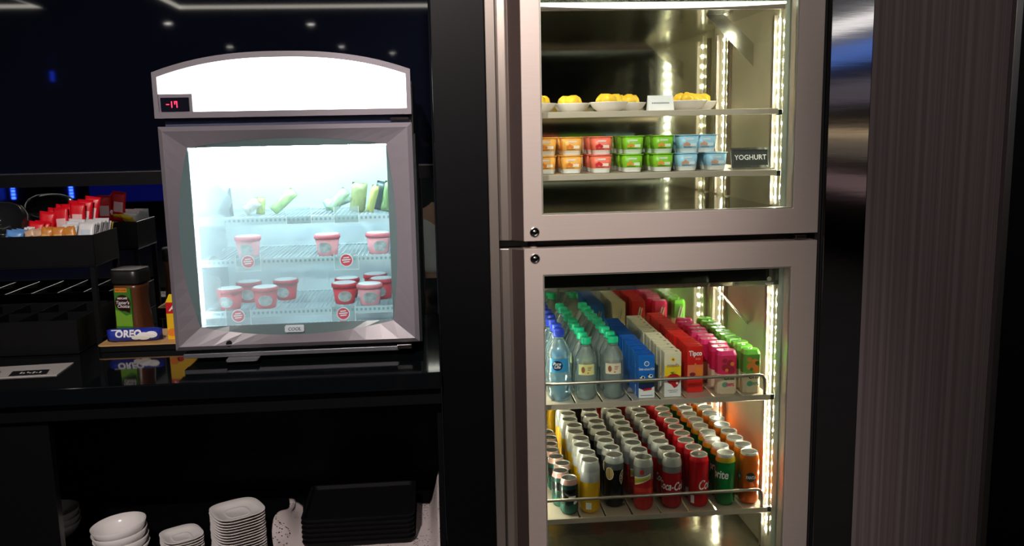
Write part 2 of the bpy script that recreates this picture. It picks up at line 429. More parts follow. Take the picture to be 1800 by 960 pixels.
fz(MB().box(-.695, -.11, FY+.02, 2.45, .905, .917), 'base_strip', mat('base_strip_grey', (.16, .16, .18), .35, .5), .001)
fz(MB().box(-.115, -.075, FY+.004, FY+.03, .912, .924), 'hinge_plate', K['chrome'], .001)
fz(MB().prism(rrect(-.575, -.49, FY-.02, FY+.04, .01), .9005, .9045), 'pull_tab', mat('tab_grey', (.28, .28, .3), .3, .6))
for x in (-.63, -.12):
    for y in (2.46, 2.83):
        fz(MB().lathe([(.012, .8895), (.014, .893), (.014, .917)], 14, (x, y)), 'foot', K['gap'])
# freezer lamps
lampm = emit('freezer_lamp', (.84, .97, 1), 95); lamps = emit('freezer_side_lamp', (.84, .97, 1), 16)
fz(MB().tube([(-.645, 2.53, 1.478), (-.11, 2.53, 1.478)], .009), 'lamp_tube', lampm)
fz(MB().tube([(-.652, 2.475, .985), (-.652, 2.475, 1.47)], .006), 'lamp_tube', lamps)
# door frame with bowed window border
def side_pts(x0, x1, z0, z1, bow, n=14):
    p = []
    cs = [(x0, z0), (x1, z0), (x1, z1), (x0, z1)]
    nr = [(0, -1), (1, 0), (0, 1), (-1, 0)]
    for i in range(4):
        a, b = cs[i], cs[(i+1) % 4]
        for k in range(n):
            t = k/n; q = bow[i]*(1-(2*t-1)**2)
            p.append((a[0]+(b[0]-a[0])*t+nr[i][0]*q, a[1]+(b[1]-a[1])*t+nr[i][1]*q))
    return p
r0 = side_pts(-.709, -.0525, .9315, 1.5295, (0, 0, 0, 0))
r1 = side_pts(-.697, -.0645, .9435, 1.5175, (0, 0, 0, 0))
r2 = side_pts(-.641, -.1235, .992, 1.4735, (.030, .020, .021, .038))
r3 = side_pts(-.641, -.1235, .992, 1.4735, (0, 0, 0, 0))
def ring_mesh(rings, closed=True):
    mb = MB(); n = len(rings[0][0]); v = []
    for pts, y in rings: v += [(x, y, z) for x, z in pts]
    fs = []
    R = len(rings)
    for a in range(R if closed else R-1):
        b = (a+1) % R
        for i in range(n):
            j = (i+1) % n
            fs.append((a*n+i, a*n+j, b*n+j, b*n+i))
    return mb.add(v, fs)
door = fz(ring_mesh([(r0, FY+.006), (r1, FY-.004), (r2, FY+.014), (r2, FY+.03), (r0, FY+.055)]), 'door', frz_grey)
ring_mesh([(r2, FY+.0145), (r3, FY+.020), (r3, FY+.028), (r2, FY+.0295)]).build('window_border', frz_bezel, door)
def fogmask(nt, sock):
    tc = nt.nodes.new('ShaderNodeTexCoord'); sx = nt.nodes.new('ShaderNodeSeparateXYZ'); nt.links.new(tc.outputs['Object'], sx.inputs[0])
    nz = nt.nodes.new('ShaderNodeTexNoise'); nz.inputs['Scale'].default_value = 5; nz.inputs['Detail'].default_value = 3
    nt.links.new(tc.outputs['Object'], nz.inputs['Vector'])
    mr = nt.nodes.new('ShaderNodeMapRange'); mr.inputs[1].default_value = -.64; mr.inputs[2].default_value = -.30; mr.inputs[3].default_value = .30; mr.inputs[4].default_value = .03
    nt.links.new(sx.outputs[0], mr.inputs[0])
    mu = nt.nodes.new('ShaderNodeMath'); mu.operation = 'MULTIPLY'; nt.links.new(mr.outputs[0], mu.inputs[0])
    m2 = nt.nodes.new('ShaderNodeMapRange'); m2.inputs[1].default_value = .3; m2.inputs[2].default_value = .7; m2.inputs[3].default_value = .7; m2.inputs[4].default_value = 1.35
    nt.links.new(nz.outputs[0], m2.inputs[0]); nt.links.new(m2.outputs[0], mu.inputs[1]); nt.links.new(mu.outputs[0], sock)
fogged = thin_glass('fogged_freezer_glass', (.9, .98, .98), milk=.1, milkcol=(.85, .97, 1), fog=fogmask)
MB().box(-.6405, -.124, FY+.0205, FY+.0265, .9925, 1.473).build('glass_pane', fogged, door)
bd = MB().prism(rrect(-.418, -.366, .9695, .988, .004), FY+.010, FY+.0195, 'y').build('badge', mat('badge_white', (.62, .68, .72), .3), door)
mb = MB(); mb.prism(rrect(-.416, -.368, .9715, .986, .003), FY+.0085, FY+.0098, 'y', m=1)
mb.text('COOL', .0125, lambda x, z: (-.392+x, FY+.008, .9787+z), 0, shear=.2, bold=.0003)
mb.build('badge_lettering', [mat('badge_ink', (.12, .14, .16), .4), mat('badge_face', (.66, .74, .8), .3)], bd, fix=False)
MB().prism(circ(-.566, .9475, .008), FY-.003, FY+.004, 'y').build('lock', mat('lock_dark', (.004, .004, .004), .4), door)
# wire shelves
def wire_shelf(z, y0=2.50, y1=2.83):
    s = fz(MB().box(-.655, -.095, y0-.002, y0, z-.014, z+.006), 'shelf', frz_white)
    f = MB(); f.tube([(-.655, y0+.002, z), (-.655, y1, z), (-.095, y1, z), (-.095, y0+.002, z)], .003, 6)
    f.build('shelf_frame', frz_white, s)
    wv = MB()
    k = -.648
    while k < -.1:
        wv.box(k-.0011, k+.0011, y0+.001, y1, z-.001, z+.0015); k += .0125
    tag(wv.build('wires', frz_white, s), kind='stuff')
    hol = MB(); k = -.645
    while k < -.1:
        hol.box(k, k+.006, y0-.0028, y0-.0021, z-.006, z+.001); k += .0125
    tag(hol.build('edge_slots', mat('slot_shadow', (.25, .36, .4), .6), s), kind='stuff')
    return s
for z in (1.272, 1.156, 1.010): wire_shelf(z)
# ticket holders
clear = thin_glass('clear_acrylic', (.96, .99, .99), milk=.18, milkcol=(.9, .97, 1))
redst = mat('red_sticker', (.75, .03, .06), .4)
wst = mat('white_sticker', (.85, .85, .86), .4)
def ticket(x, z, label, sticker=True, w=.066, h=.046):
    t = thing('price_ticket', label, 'price ticket', (x, 2.4945, z), group='tickets clipped to the freezer shelves')
    MB().box(-w/2, w/2, -.0015, .0015, -h/2, h/2).build('acrylic_holder', clear, t)
    e = MB(); e.box(-w/2, w/2, -.002, .002, -h/2-.002, -h/2); e.box(-w/2-.0015, -w/2, -.002, .002, -h/2-.002, h/2); e.box(w/2, w/2+.0015, -.002, .002, -h/2-.002, h/2)
    e.build('holder_edge', wst, t)
    if sticker:
        s = MB().prism(circ(0, .003, .0185, 28), -.0030, -.0018, 'y').build('sticker_rim', wst, t)
        MB().prism(circ(0, .003, .0162, 28), -.0036, -.0031, 'y').build('sticker', redst, s)
        b = MB()
        for q, (ww, zz) in enumerate(((.016, .008), (.024, .002), (.018, -.004))): b.flat([(-ww/2, zz), (ww/2, zz+.0015), (ww/2, zz+.0045), (-ww/2, zz+.003)], lambda u, v: (u, -.0037, v))
        b.build('sticker_print', wst, s, fix=False)
ticket(-.523, 1.152, 'fogged red round sticker ticket on the middle freezer shelf, left')
ticket(-.252, 1.148, 'red round sticker ticket on the middle freezer shelf, right')
ticket(-.560, .999, 'red round sticker ticket on the lowest freezer shelf, left')
ticket(-.268, .995, 'red round sticker ticket on the lowest freezer shelf, right')
ticket(-.377, 1.281, 'blank clear ticket holder in the middle of the top freezer shelf', False)
ticket(-.246, 1.279, 'blank clear ticket holder at the right of the top freezer shelf', False)
# ice cream tubs
tub_red = bands('ice_cream_tub', [(0, srgb(196, 30, 48)), (.16, srgb(214, 44, 62)), (.7, srgb(190, 22, 44))], 0, .06, .4)
tub_lid = mat('tub_lid_red', srgb(186, 24, 46), .4, var=.2, scale=60)
frost = mat('frosty_white', (.72, .74, .76), .7, var=.2, scale=80)
tub_lbl = mat('tub_picture', (.42, .44, .44), .5, var=.9, scale=70)
def make_tub(name, pale):
    t = thing(name, 'x', 'ice cream tub', group='red ice cream tubs in the freezer')
    body = mat('frosted_tub', srgb(226, 150, 158), .6, var=.35, scale=50) if pale else tub_red
    MB().lathe([(.027, 0), (.028, .002), (.0345, .048)], 28).build('cup', body, t)
    l = MB().lathe([(.0345, .0485), (.0375, .049), (.0378, .058), (.035, .0605)], 28).build('lid', mat('frosted_lid', srgb(214, 110, 122), .6, var=.3, scale=60) if pale else tub_lid, t)
    MB().lathe([(.034, .0607), (.031, .0618), (0, .062)], 28).build('lid_frost', frost, l)
    mb = MB()
    def cyl(u, z): r = .0282+.0063*(z-.002)/.046+.0004; return (r*sin(u/r), -r*cos(u/r), z)
    N = 10
    for k in range(N):
        a, b = -.021+.042*k/N, -.021+.042*(k+1)/N
        h0, h1 = [.016*math.sqrt(max(0, 1-(q/.0215)**2)) for q in (a, b)]
        mb.flat([(a, .024-h0), (b, .024-h1), (b, .024+h1), (a, .024+h0)], cyl)
    mb.build('label_picture', tub_lbl, t, fix=False)
    return t
tub = make_tub('ice_cream_tub', False); tubp = make_tub('ice_cream_tub', True)
tubs = [(tubp, -.537, 2.575, 1.1585, 'frosty pale ice cream tub seen through fog on the middle shelf'),
 (tubp, -.311, 2.565, 1.1585, 'frosty pale ice cream tub standing alone on the middle shelf'),
 (tubp, -.165, 2.57, 1.1585, 'frosty pale ice cream tub at the right end of the middle shelf'),
 (tub, -.592, 2.55, 1.0125, 'red ice cream tub at the far left of the lowest freezer shelf'),
 (tub, -.493, 2.555, 1.0125, 'bright red ice cream tub second from left on the lowest freezer shelf'),
 (tub, -.560, 2.66, 1.0125, 'fogged red ice cream tub in the second row, behind the leftmost tub'),
 (tub, -.455, 2.68, 1.0125, 'fogged red ice cream tub in the second row, rightmost of the left cluster'),
 (tub, -.270, 2.58, 1.0125, 'dark red ice cream tub above the lower right sticker, front of its row'),
 (tub, -.270, 2.665, 1.0125, 'red ice cream tub hidden behind the dark red front tub'),
 (tubp, -.195, 2.55, 1.0125, 'frost-covered pale ice cream tub at the lower right front'),
 (tub, -.165, 2.64, 1.0125, 'red ice cream tub just behind the frost-covered tub'),
 (tub, -.190, 2.73, 1.0125, 'red ice cream tub farthest back at the lower right')]
used = set()
def place(proto, loc, rz, label):
    if proto.name not in used:
        used.add(proto.name); proto.location = loc; proto.rotation_euler = (0, 0, rz); proto['label'] = label; return proto
    return dup(proto, loc, rz, label)
for i, (p, x, y, z, lb) in enumerate(tubs): place(p, (x, y, z), random.uniform(-.3, .5), lb)
# ice cream bars and cones in wrappers on the top shelf
def wrapper(x, y, z, w, h, tilt, rz, col, label, kind='bar'):
    t = thing('ice_cream_wrapper', label, 'ice cream', (x, y, z), rz, 'wrapped ice creams on the top freezer shelf')
    m = mat('wrapper_foil', tuple(c**1.6*.75 for c in col), .35, .1, var=.35, scale=45)
    mb = MB(); n = 10; g = []
    for i in range(n+1):
        row = []
        for j in range(7):
            u = j/6*2-1; s = i/n
            ww = w/2*(1-s*.93 if kind == 'cone' else 1); d = .014*(1-u*u)**.5*(min(1, 6*s)*min(1, 6*(1-s)))**.5 if kind != 'cone' else .5*w*(1-s*.93)*(1-u*u)**.5
            xx, zz = u*ww, s*h
            row.append((xx*cos(tilt)+zz*sin(tilt), d+.002*sin(9*s+5*u), -xx*sin(tilt)+zz*cos(tilt)))
        g.append(row)
    v = [p for r in g for p in r] + [(p[0], -p[1]-.0005, p[2]) for r in g for p in r]
    fs = []; N = (n+1)*7
    for i in range(n):
        for j in range(6):
            a = i*7+j; fs += [(a, a+1, a+8, a+7), (N+a, N+a+7, N+a+8, N+a+1)]
        fs += [(i*7, i*7+7, N+i*7+7, N+i*7), (i*7+6, N+i*7+6, N+i*7+13, i*7+13)]
    fs += [tuple(list(range(7))+list(range(N+6, N-1, -1))), tuple(list(range(n*7, n*7+7))[::-1]+list(range(N+n*7, N+n*7+7)))]
    zmin = min(p[2] for p in v); v = [(p[0], p[1], p[2]-zmin) for p in v]
    mb.add(v, fs, 0, True); mb.build('wrapper', m, t)
    s = MB(); q = [v[N+k] for k in (2*7+1, 2*7+5, 4*7+5, 4*7+1)]; s.add([(a[0], a[1]-.0012, a[2]) for a in q], [(0, 1, 2, 3)])
    s.build('printed_band', mat('wrapper_print', tuple(c*.4 for c in col), .4), t, fix=False)
    return t
ZT = 1.2745
wrapper(-.60, 2.60, ZT, .048, .078, .22, 0, (.10, .12, .14), 'grey pointed cone wrapper at the left of the top shelf', 'cone')
wrapper(-.545, 2.60, ZT, .03, .05, .9, 0, (.75, .72, .66), 'small white wrapper lying beside the grey cone')
wrapper(-.505, 2.62, ZT, .025, .05, .1, 0, (.55, .62, .18), 'small yellow-green upright wrapper in the middle of the top shelf')
wrapper(-.465, 2.60, ZT, .03, .085, .85, 0, (.55, .72, .35), 'long green wrapper leaning to the right on the top shelf')
wrapper(-.325, 2.66, ZT, .035, .08, 1.2, 0, (.62, .74, .66), 'pale mint wrapper lying between the blank tickets')
wrapper(-.30, 2.60, ZT, .03, .075, .7, 0, (.55, .66, .5), 'pale green wrapper leaning behind the right blank ticket')
wrapper(-.225, 2.60, ZT, .045, .085, .15, .2, (.42, .46, .26), 'olive upright bar wrapper right of the blank tickets')
wrapper(-.188, 2.58, ZT, .022, .08, .3, -.2, (.66, .68, .3), 'thin yellow wrapper between two upright bars')
wrapper(-.165, 2.62, ZT, .04, .085, .25, .2, (.05, .12, .12), 'dark teal bar wrapper near the right of the top shelf')
wrapper(-.135, 2.56, ZT, .04, .088, .2, 0, (.30, .42, .2), 'green striped bar wrapper at the right end of the top shelf')

# ------------------------------------------------------------------ tall two-door glass fridge
DY = 2.25
FG = thing('display_fridge', 'tall stainless steel two-door display fridge full of drinks', 'fridge', (.62, 2.6, 0))
def fp(mb, name, m, bevel=0., seg=2): return wpart(mb, name, m, FG, bevel, seg)
IX0, IX1, IY1 = .236, .956, 2.972
fp(MB().box(IX0, IX1, IY1, IY1+.01, .02, 2.0), 'liner_back', K['liner'])
fp(MB().box(IX1, IX1+.008, 2.335, IY1+.01, .02, 2.0), 'liner_side', K['liner_side'])
fp(MB().box(IX0-.008, IX0, 2.335, IY1+.01, .02, 2.0), 'liner_side', K['liner_side'])
fp(MB().box(IX0, IX1, 2.335, IY1, 1.826, 1.84), 'liner_ceiling', K['liner_ceil'])
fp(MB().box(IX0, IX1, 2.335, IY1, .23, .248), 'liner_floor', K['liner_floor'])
fp(MB().box(.165, IX0-.0085, 2.335, 2.99, .02, 2.05), 'cabinet_side', K['gap'])
fp(MB().box(IX1+.0085, 1.027, 2.335, 2.978, .02, 2.05), 'cabinet_side', K['gap'])
fp(MB().box(IX0-.008, IX1+.008, 2.335, 2.978, 1.841, 2.05), 'cabinet_top', K['gap'])
fp(MB().box(IX0-.008, IX1+.008, 2.335, 2.978, .02, .2295), 'plinth', K['gap'])
dv = MB().prism([(2.337, 1.278), (2.337, 1.078), (2.349, 1.064), (IY1-.2, 1.064), (IY1-.2, 1.278)], IX0+.0005, IX1-.0005, 'x')
divd = fp(dv, 'divider_beam', mat('shaded_mirror_steel', (.22, .22, .20), .07, 1., var=.1))  # the beam's shadow is put into a darker steel colour
sf = MB(); sf.prism(circ(.917, 1.083, .006, 12), 2.3358, 2.3368, 'y')
for k in range(3): sf.box(.905+k*.001, .930-k*.001, 2.3358, 2.3368, 1.071-k*.0025, 1.0725-k*.0025)
sf.build('printed_mark', mat('grey_print', (.5, .5, .48), .5), divd)
fp(MB().box(IX0, IX1, IY1-.199, IY1-.0005, 1.262, 1.278), 'upper_floor', K['liner'])
# curved light cover at the top front
cv = MB(); P = []
for k in range(17):
    u = k/16; x = IX0+.002+(IX1-IX0-.004)*u; P.append((x, 1.8235-.010*(1-(2*u-1)**2)))
cv.prism(P+[(IX1-.002, 1.8255), (IX0+.002, 1.8255)], 2.338, 2.37, 'y')
lc = fp(cv, 'lamp_cover', emit('fridge_top_lamp', (.95, 1, .88), 1.6))
MB().box(IX0+.002, IX1-.002, 2.3705, 2.385, 1.811, 1.8255).build('lamp_glow_blocker', K['steel_dark'], lc)  # added block, keeps the lamp's glow out of the mirroring back wall
# mullion gaskets seen on the right behind the glass
fp(MB().box(.9475, .9555, 2.338, 2.352, 1.282, 1.81), 'gasket_strip', K['gasket'])
fp(MB().box(.9475, .9555, 2.338, 2.352, .25, 1.062), 'gasket_strip', K['gasket'])
# doors
def fdoor(z0, z1, gz0, gz1, lockz):
    d = MB()
    gx0, gx1 = .2765, .9435
    d.box(.2275, gx0, DY, DY+.05, z0, z1); d.box(gx1, 1.0125, DY, DY+.05, z0, z1)
    fr = fp(MB().prism([(.2275, z0), (1.0125, z0), (1.0125, z1), (.2275, z1)], DY, DY+.05, 'y') if False else
            ring_mesh([([(.2275, z0), (1.0125, z0), (1.0125, z1), (.2275, z1)], DY), ([(gx0, gz0), (gx1, gz0), (gx1, gz1), (gx0, gz1)], DY),
                       ([(gx0, gz0), (gx1, gz0), (gx1, gz1), (gx0, gz1)], DY+.05), ([(.2275, z0), (1.0125, z0), (1.0125, z1), (.2275, z1)], DY+.05)]), 'door', K['steel'], .0012, 1)
    MB().box(gx0+.0002, gx1-.0002, DY+.012, DY+.018, gz0+.0002, gz1-.0002).build('glass_pane', K['glass'], fr)
    g = MB()
    for a, b in ((gx0+.0002, gx0+.003), (gx1-.003, gx1-.0002)): g.box(a, b, DY+.003, DY+.0118, gz0, gz1)
    g.box(gx0+.003, gx1-.003, DY+.003, DY+.0118, gz0+.0002, gz0+.003); g.box(gx0+.003, gx1-.003, DY+.003, DY+.0118, gz1-.003, gz1-.0002)
    g.build('glazing_bead', mat('bead_bright', (.6, .6, .5), .3, .8), fr)
    k = MB()
    for a, b in ((gx0-.01, gx0+.004), (gx1-.004, gx1+.01)): k.box(a, b, DY+.0505, DY+.075, z0+.02, z1-.02)
    k.box(gx0+.004, gx1-.004, DY+.0505, DY+.075, gz0-.02, gz0-.002); k.box(gx0+.004, gx1-.004, DY+.0505, DY+.075, gz1+.002, gz1+.02)
    k.build('gasket', K['gasket'], fr)
    h = MB().prism([(.2272, DY), (.2272, DY+.05), (.166, DY+.05), (.166, DY+.028), (.190, DY+.024), (.1975, DY+.028)], z0+.001, z1-.001, 'z')
    h.build('handle_profile', [K['steel_v']], fr, .001)
    MB().prism([(.2269, DY+.0003), (.1985, DY+.0278), (.1979, DY+.0272), (.2263, DY-.0003)], z0+.002, z1-.002, 'z').build('handle_groove', K['steel_dark'], fr)  # strip in darker steel, carries the shade of the groove
    lk = MB().lathe([(.0115, 0), (.0115, .003), (.0095, .0045), (.0095, .003), (.006, .002), (.0045, .0038), (0, .0042)], 24)
    lk.v = [(x+.2555, DY-.0002-zz, lockz+y) for x, y, zz in lk.v]
    o = lk.build('lock', mat('lock_steel', (.16, .15, .15), .18, 1.), fr)
    rg = MB().lathe([(.0118, 0), (.0132, .001), (.0118, .0022)], 24); rg.v = [(x+.2555, DY-.0002-zz, lockz+y) for x, y, zz in rg.v]
    rg.build('lock_ring', K['chrome'], fr)
    return fr
fdoor(1.2185, 2.02, 1.2855, 1.93, 1.242)
fdoor(.12, 1.1985, .22, 1.1285, 1.173)
fp(MB().box(.245, .262, DY+.02, DY+.05, 1.2, 1.217), 'hinge_pin', K['chrome'], .001)
fp(MB().box(.955, .985, DY+.005, DY+.05, 1.2035, 1.2125), 'hinge_plate', K['chrome'], .001)
fp(MB().box(.165, 1.027, DY+.06, DY+.084, 1.199, 1.218), 'gap_shade', K['gap'])  # near-black block standing for the shade between the doors
fp(MB().box(1.0135, 1.0285, DY+.02, DY+.08, .02, 2.05), 'gap_shade', K['gap'])  # near-black strip, shade of the gap beside the filler panel

# led strips
def led_strip(x, y, z0, z1, side):
    s = fp(MB().box(min(x, x+side*.004), max(x, x+side*.004), y-.006, y+.006, z0, z1), 'led_strip', K['ledbase'])
    z = z0+.018; first = None
    while z < z1-.01:
        a, b = x+side*.0041, x+side*.0075
        if first is None:
            first = MB().box(min(a, b), max(a, b), y-.003, y+.003, -.0035, .0035).build('led', K['led'], s); o = first
        else:
            o = first.copy(); C.objects.link(o); o.parent = s
        o.location = (0, 0, z)
        z += .034
for yy in (2.395, 2.857):
    led_strip(IX1-.0005, yy, 1.285, 1.815, -1)
    led_strip(IX0+.0005, yy, 1.285, 1.815, 1)
    led_strip(IX1-.0005, yy, .30, 1.055, -1)
    led_strip(IX0+.0005, yy, .30, 1.055, 1)
# upright slotted posts beside the back corner
for yy in (2.925, 2.80, 2.43):
    ps = fp(MB().box(IX1-.010, IX1-.0005, yy-.008, yy+.008, .25, 1.06), 'shelf_post', K['steel_v'])
    ps2 = fp(MB().box(IX1-.010, IX1-.0005, yy-.008, yy+.008, 1.282, 1.80), 'shelf_post', K['steel_v'])
# sloped baffle plates
def baffle(za, zb, zt, th):
    mb = MB(); mb.prism([(.808, zt), (.864, zt), (IX1-.0015, za), (IX1-.0015, zb)], 2.60, 2.602, 'y')
    fp(mb, 'baffle_plate', mat('baffle_steel', (.55, .54, .48), .16, 1., var=.1))
baffle(1.742, 1.676, 1.8255, 0)
mb = MB(); mb.prism([(.805, 1.0635), (.812, 1.0635), (IX1-.0015, .905), (IX1-.0015, .895)], 2.598, 2.606, 'y'); fp(mb, 'baffle_plate', K['steel_v'])
# shelves
def shelf(z, lip=.016, y0=2.335, y1=2.90, slats=None, rail=None):
    s = fp(MB().box(IX0+.003, .930, y0, y0+.004, z-lip, z), 'shelf', K['shelf'], .001, 1)
    bk = MB(); bk.box(.929, .9445, y0+.01, y0+.02, z-.018, z-.004); bk.build('bracket', K['gap'], s)
    if slats:
        for a, b in zip(slats[:-1], slats[1:]): MB().box(a+.003, b-.003, y0+.0042, y1, z-.003, z-.0005).build('slat', K['shelf'], s)
    else:
        MB().box(IX0+.003, .93, y0+.0042, y1, z-.003, z-.0005).build('shelf_plate', thin_glass('shelf_glass', (.85, .9, .86)) if False else K['shelf'], s)
    if rail:
        p = [(IX0+.004, y0+.008, z-.002), (IX0+.004, y0+.008, z+rail-.012), (IX0+.016, y0+.008, z+rail)]
        pr = [(.897, y0+.008, z+rail), (.908, y0+.008, z+rail-.003), (.914, y0+.008, z+rail-.014), (.915, y0+.008, z-.002)]
        MB().tube(p+pr, .0047, 10).build('rail', K['steel_v'], s)
shelf(1.548); shelf(1.384, y1=2.80)
shelf(.751, slats=[.240, .373, .449, .532, .614, .687, .770, .850, .928], rail=.056)
shelf(.413, slats=[.240, .383, .457, .535, .618, .700, .780, .857, .928], rail=.053)

# ------------------------------------------------------------------ drink cans on the lower shelf
CR, CH = .0286, .155
def can_profile(R, H):
    return [(0, .006), (R*.62, .004), (R*.74, 0), (R*.80, .001), (R, .011), (R, H-.022), (R*.97, H-.016), (R*.86, H-.005), (R*.845, H-.002)]
def make_can(name, R, H, body, prints=None, pm=()):
    t = thing(name, 'x', 'drink can')
    MB().lathe(can_profile(R, H), 28).build('body', body, t)
    l = MB().lathe([(R*.845, H-.002), (R*.865, H-.0005), (R*.85, H), (R*.80, H-.0006), (R*.775, H-.005), (R*.73, H-.0045), (0, H-.0045)], 28, ms=[1, 1, 1, 0, 0, 0]).build('lid', [K['alu_dark'], K['alu']], t)  # bright rim and darker recess, light and shade put into the lid colours
    tab = MB()
    o = rrect(-R*.2, R*.2, -R*.42, R*.24, R*.18); i = circ(0, -R*.18, R*.11, len(o))
    tab.prism(o, H-.0036, H-.0026); tab.lathe([(R*.08, H-.0026), (R*.08, H-.0018)], 10)
    tab.build('pull_tab', K['alu'], l)
    op = MB().prism(circ(0, R*.42, R*.26, 16, R*.34), H-.0044, H-.0040); op.build('opening', K['alu'], l)
    if prints:
        mb = MB()
        def cyl(u, z): return ((R+.0004)*sin(u/R), -(R+.0004)*cos(u/R), z)
        prints(mb, cyl); mb.build('label_print', list(pm), t, fix=False)
    return t
def arcquad(mb, fn, u0, u1, z0, z1, m, n=8):
    for k in range(n):
        a, b = u0+(u1-u0)*k/n, u0+(u1-u0)*(k+1)/n
        mb.flat([(a, z0), (b, z0), (b, z1), (a, z1)], fn, m)
def blob(mb, fn, cu, cz, ru, rz, m, n=10, sh=0.):
    for k in range(n):
        a, b = -1+2*k/n, -1+2*(k+1)/n
        ha, hb_ = rz*math.sqrt(max(0, 1-a*a)), rz*math.sqrt(max(0, 1-b*b))
        mb.flat([(cu+a*ru, cz-ha+sh*a), (cu+b*ru, cz-hb_+sh*b), (cu+b*ru, cz+hb_+sh*b), (cu+a*ru, cz+ha+sh*a)], fn, m)
ink_w = mat('print_white', (.82, .82, .82), .35); ink_k = mat('print_black', (.01, .01, .012), .35)
ink_gold = mat('print_gold', srgb(196, 150, 40), .35, .3); ink_green = mat('print_green', srgb(70, 140, 50), .4)
ink_navy = mat('print_navy', srgb(22, 34, 84), .4); ink_red = mat('print_red', srgb(190, 28, 34), .4)
ink_orange = mat('print_orange', srgb(230, 130, 40), .4); ink_cream = mat('print_cream', srgb(238, 226, 190), .5)
silver = srgb(214, 216, 214)
def cb(name, stops, H=CH, metal=.25, rough=.22): return bands(name, stops, 0, H, rough, metal, foil=.6)
can_energy = make_can('energy_drink_can', .0262, .106, cb('can_teal', [(0, srgb(26, 92, 84)), (.30, srgb(24, 62, 60)), (.48, srgb(20, 24, 28)), (.72, srgb(24, 60, 58)), (.84, srgb(196, 150, 144))], .106, .35),
    lambda mb, f: (mb.flat([(-.02, .03), (-.012, .025), (.018, .078), (.008, .082)], f, 0), blob(mb, f, .012, .04, .010, .006, 1, sh=.004), arcquad(mb, f, -.012, .010, .052, .058, 1, 4)), (mat('can_crimson', srgb(120, 40, 44), .35), ink_w))
can_yellow = make_can('yellow_soda_can', CR, CH, cb('can_yellow', [(0, srgb(226, 176, 24)), (.60, srgb(178, 184, 190)), (.80, silver)]),
    lambda mb, f: (mb.flat([(.004, .092), (.024, .092), (.024, .118), (.004, .112)], f, 0), arcquad(mb, f, -.020, -.004, .014, .034, 1, 3), blob(mb, f, .028, .075, .006, .028, 2)), (mat('can_yellow_panel', srgb(226, 178, 30), .3, .4), ink_w, ink_gold))
def black_print(mb, f):
    blob(mb, f, -.015, .104, .014, .019, 0); blob(mb, f, -.015, .104, .0118, .0165, 1)
    mb.flat([(.022, .070), (.027, .084), (.030, .115), (.022, .110), (.016, .098), (.016, .084)], f, 2); mb.flat([(.022, .074), (.026, .086), (.0285, .111), (.0222, .107), (.0175, .097), (.0175, .085)], f, 3)
    mb.text('S', .02, f, 2, (.0222, .094), shear=.2)
can_black = make_can('black_soda_can', CR, CH, cb('can_black', [(0, srgb(16, 16, 22)), (.74, srgb(120, 124, 128)), (.86, silver)]), black_print, (ink_cream, ink_gold, ink_cream, mat('print_brown', srgb(110, 60, 30), .4)))
def red_print(mb, f):
    n = 10
    for k in range(n):
        a, b = -.030+.050*k/n, -.030+.050*(k+1)/n
        g = lambda u: .078+.022*((u+.030)/.05)
        h = lambda u: .096+.012*((u+.03)/.05)**2
        mb.flat([(a, g(a)-.004), (b, g(b)-.004), (b, h(b)+.004), (a, h(a)+.004)], f, 0)
    f2 = lambda u, z: tuple(c*1.008 if i < 2 else c for i, c in enumerate(f(u, z)))
    for k in range(n):
        a, b = -.030+.048*k/n, -.030+.048*(k+1)/n
        mb.flat([(a, g(a)-.001), (b, g(b)-.001), (b, h(b)+.001), (a, h(a)+.001)], f2, 1)
    f3 = lambda u, z: tuple(c*1.015 if i < 2 else c for i, c in enumerate(f(u, z+.25*u)))
    mb.text('Schweppes', .0125, f3, 2, (-.004, .094), shear=.25, sx=.85)
    blob(mb, f2, -.006, .116, .007, .007, 3)
can_red = make_can('red_tonic_can', CR, CH, cb('can_redtonic', [(0, srgb(190, 26, 34)), (.22, srgb(212, 40, 40)), (.36, srgb(224, 70, 52)), (.44, srgb(200, 32, 40)), (.60, srgb(170, 172, 176)), (.84, silver)]), red_print, (ink_w, mat('print_olive', srgb(196, 176, 60), .35), ink_green, ink_red))
cola = lambda u0: (lambda mb, f: mb.text('Coca-Cola', .034, f, 0, (u0, .068), shear=.35, bold=.0006, sx=.62))
can_light = make_can('silver_topped_cola_can', CR, CH, cb('can_cola_light', [(0, srgb(170, 14, 28)), (.70, srgb(150, 152, 156)), (.82, silver)]), cola(-.004), (ink_w,))
can_cola = make_can('red_cola_can', CR, CH, cb('can_cola', [(0, srgb(196, 10, 26)), (.88, srgb(226, 24, 40)), (.97, silver)], metal=.3), lambda mb, f: (mb.text('Coca-Cola', .040, f, 0, (.052, .068), shear=.35, bold=.0006, sx=.62), arcquad(mb, f, -.024, -.012, .012, .036, 0, 3)), (ink_w,))
can_lemon = make_can('green_lemon_soda_can', CR, CH, cb('can_sprite', [(0, srgb(0, 110, 52)), (.30, srgb(0, 128, 60)), (.84, srgb(206, 178, 40)), (.93, silver)], metal=.35), lambda mb, f: mb.text('Sprite', .034, f, 0, (-.022, .094), shear=.15, bold=.0008, sx=.75), (ink_w,))
def fanta_print(mb, f):
    blob(mb, f, .004, .084, .0135, .0145, 0)
    f2 = lambda u, z: tuple(c*1.012 if i < 2 else c for i, c in enumerate(f(u, z)))
    mb.text('FANTA', .013, f2, 1, (.006, .083), bold=.0005, sx=.7); blob(mb, f, -.036, .084, .012, .013, 0)
    f2b = f2; mb.text('n', .016, f2b, 1, (-.032, .083), bold=.0005)
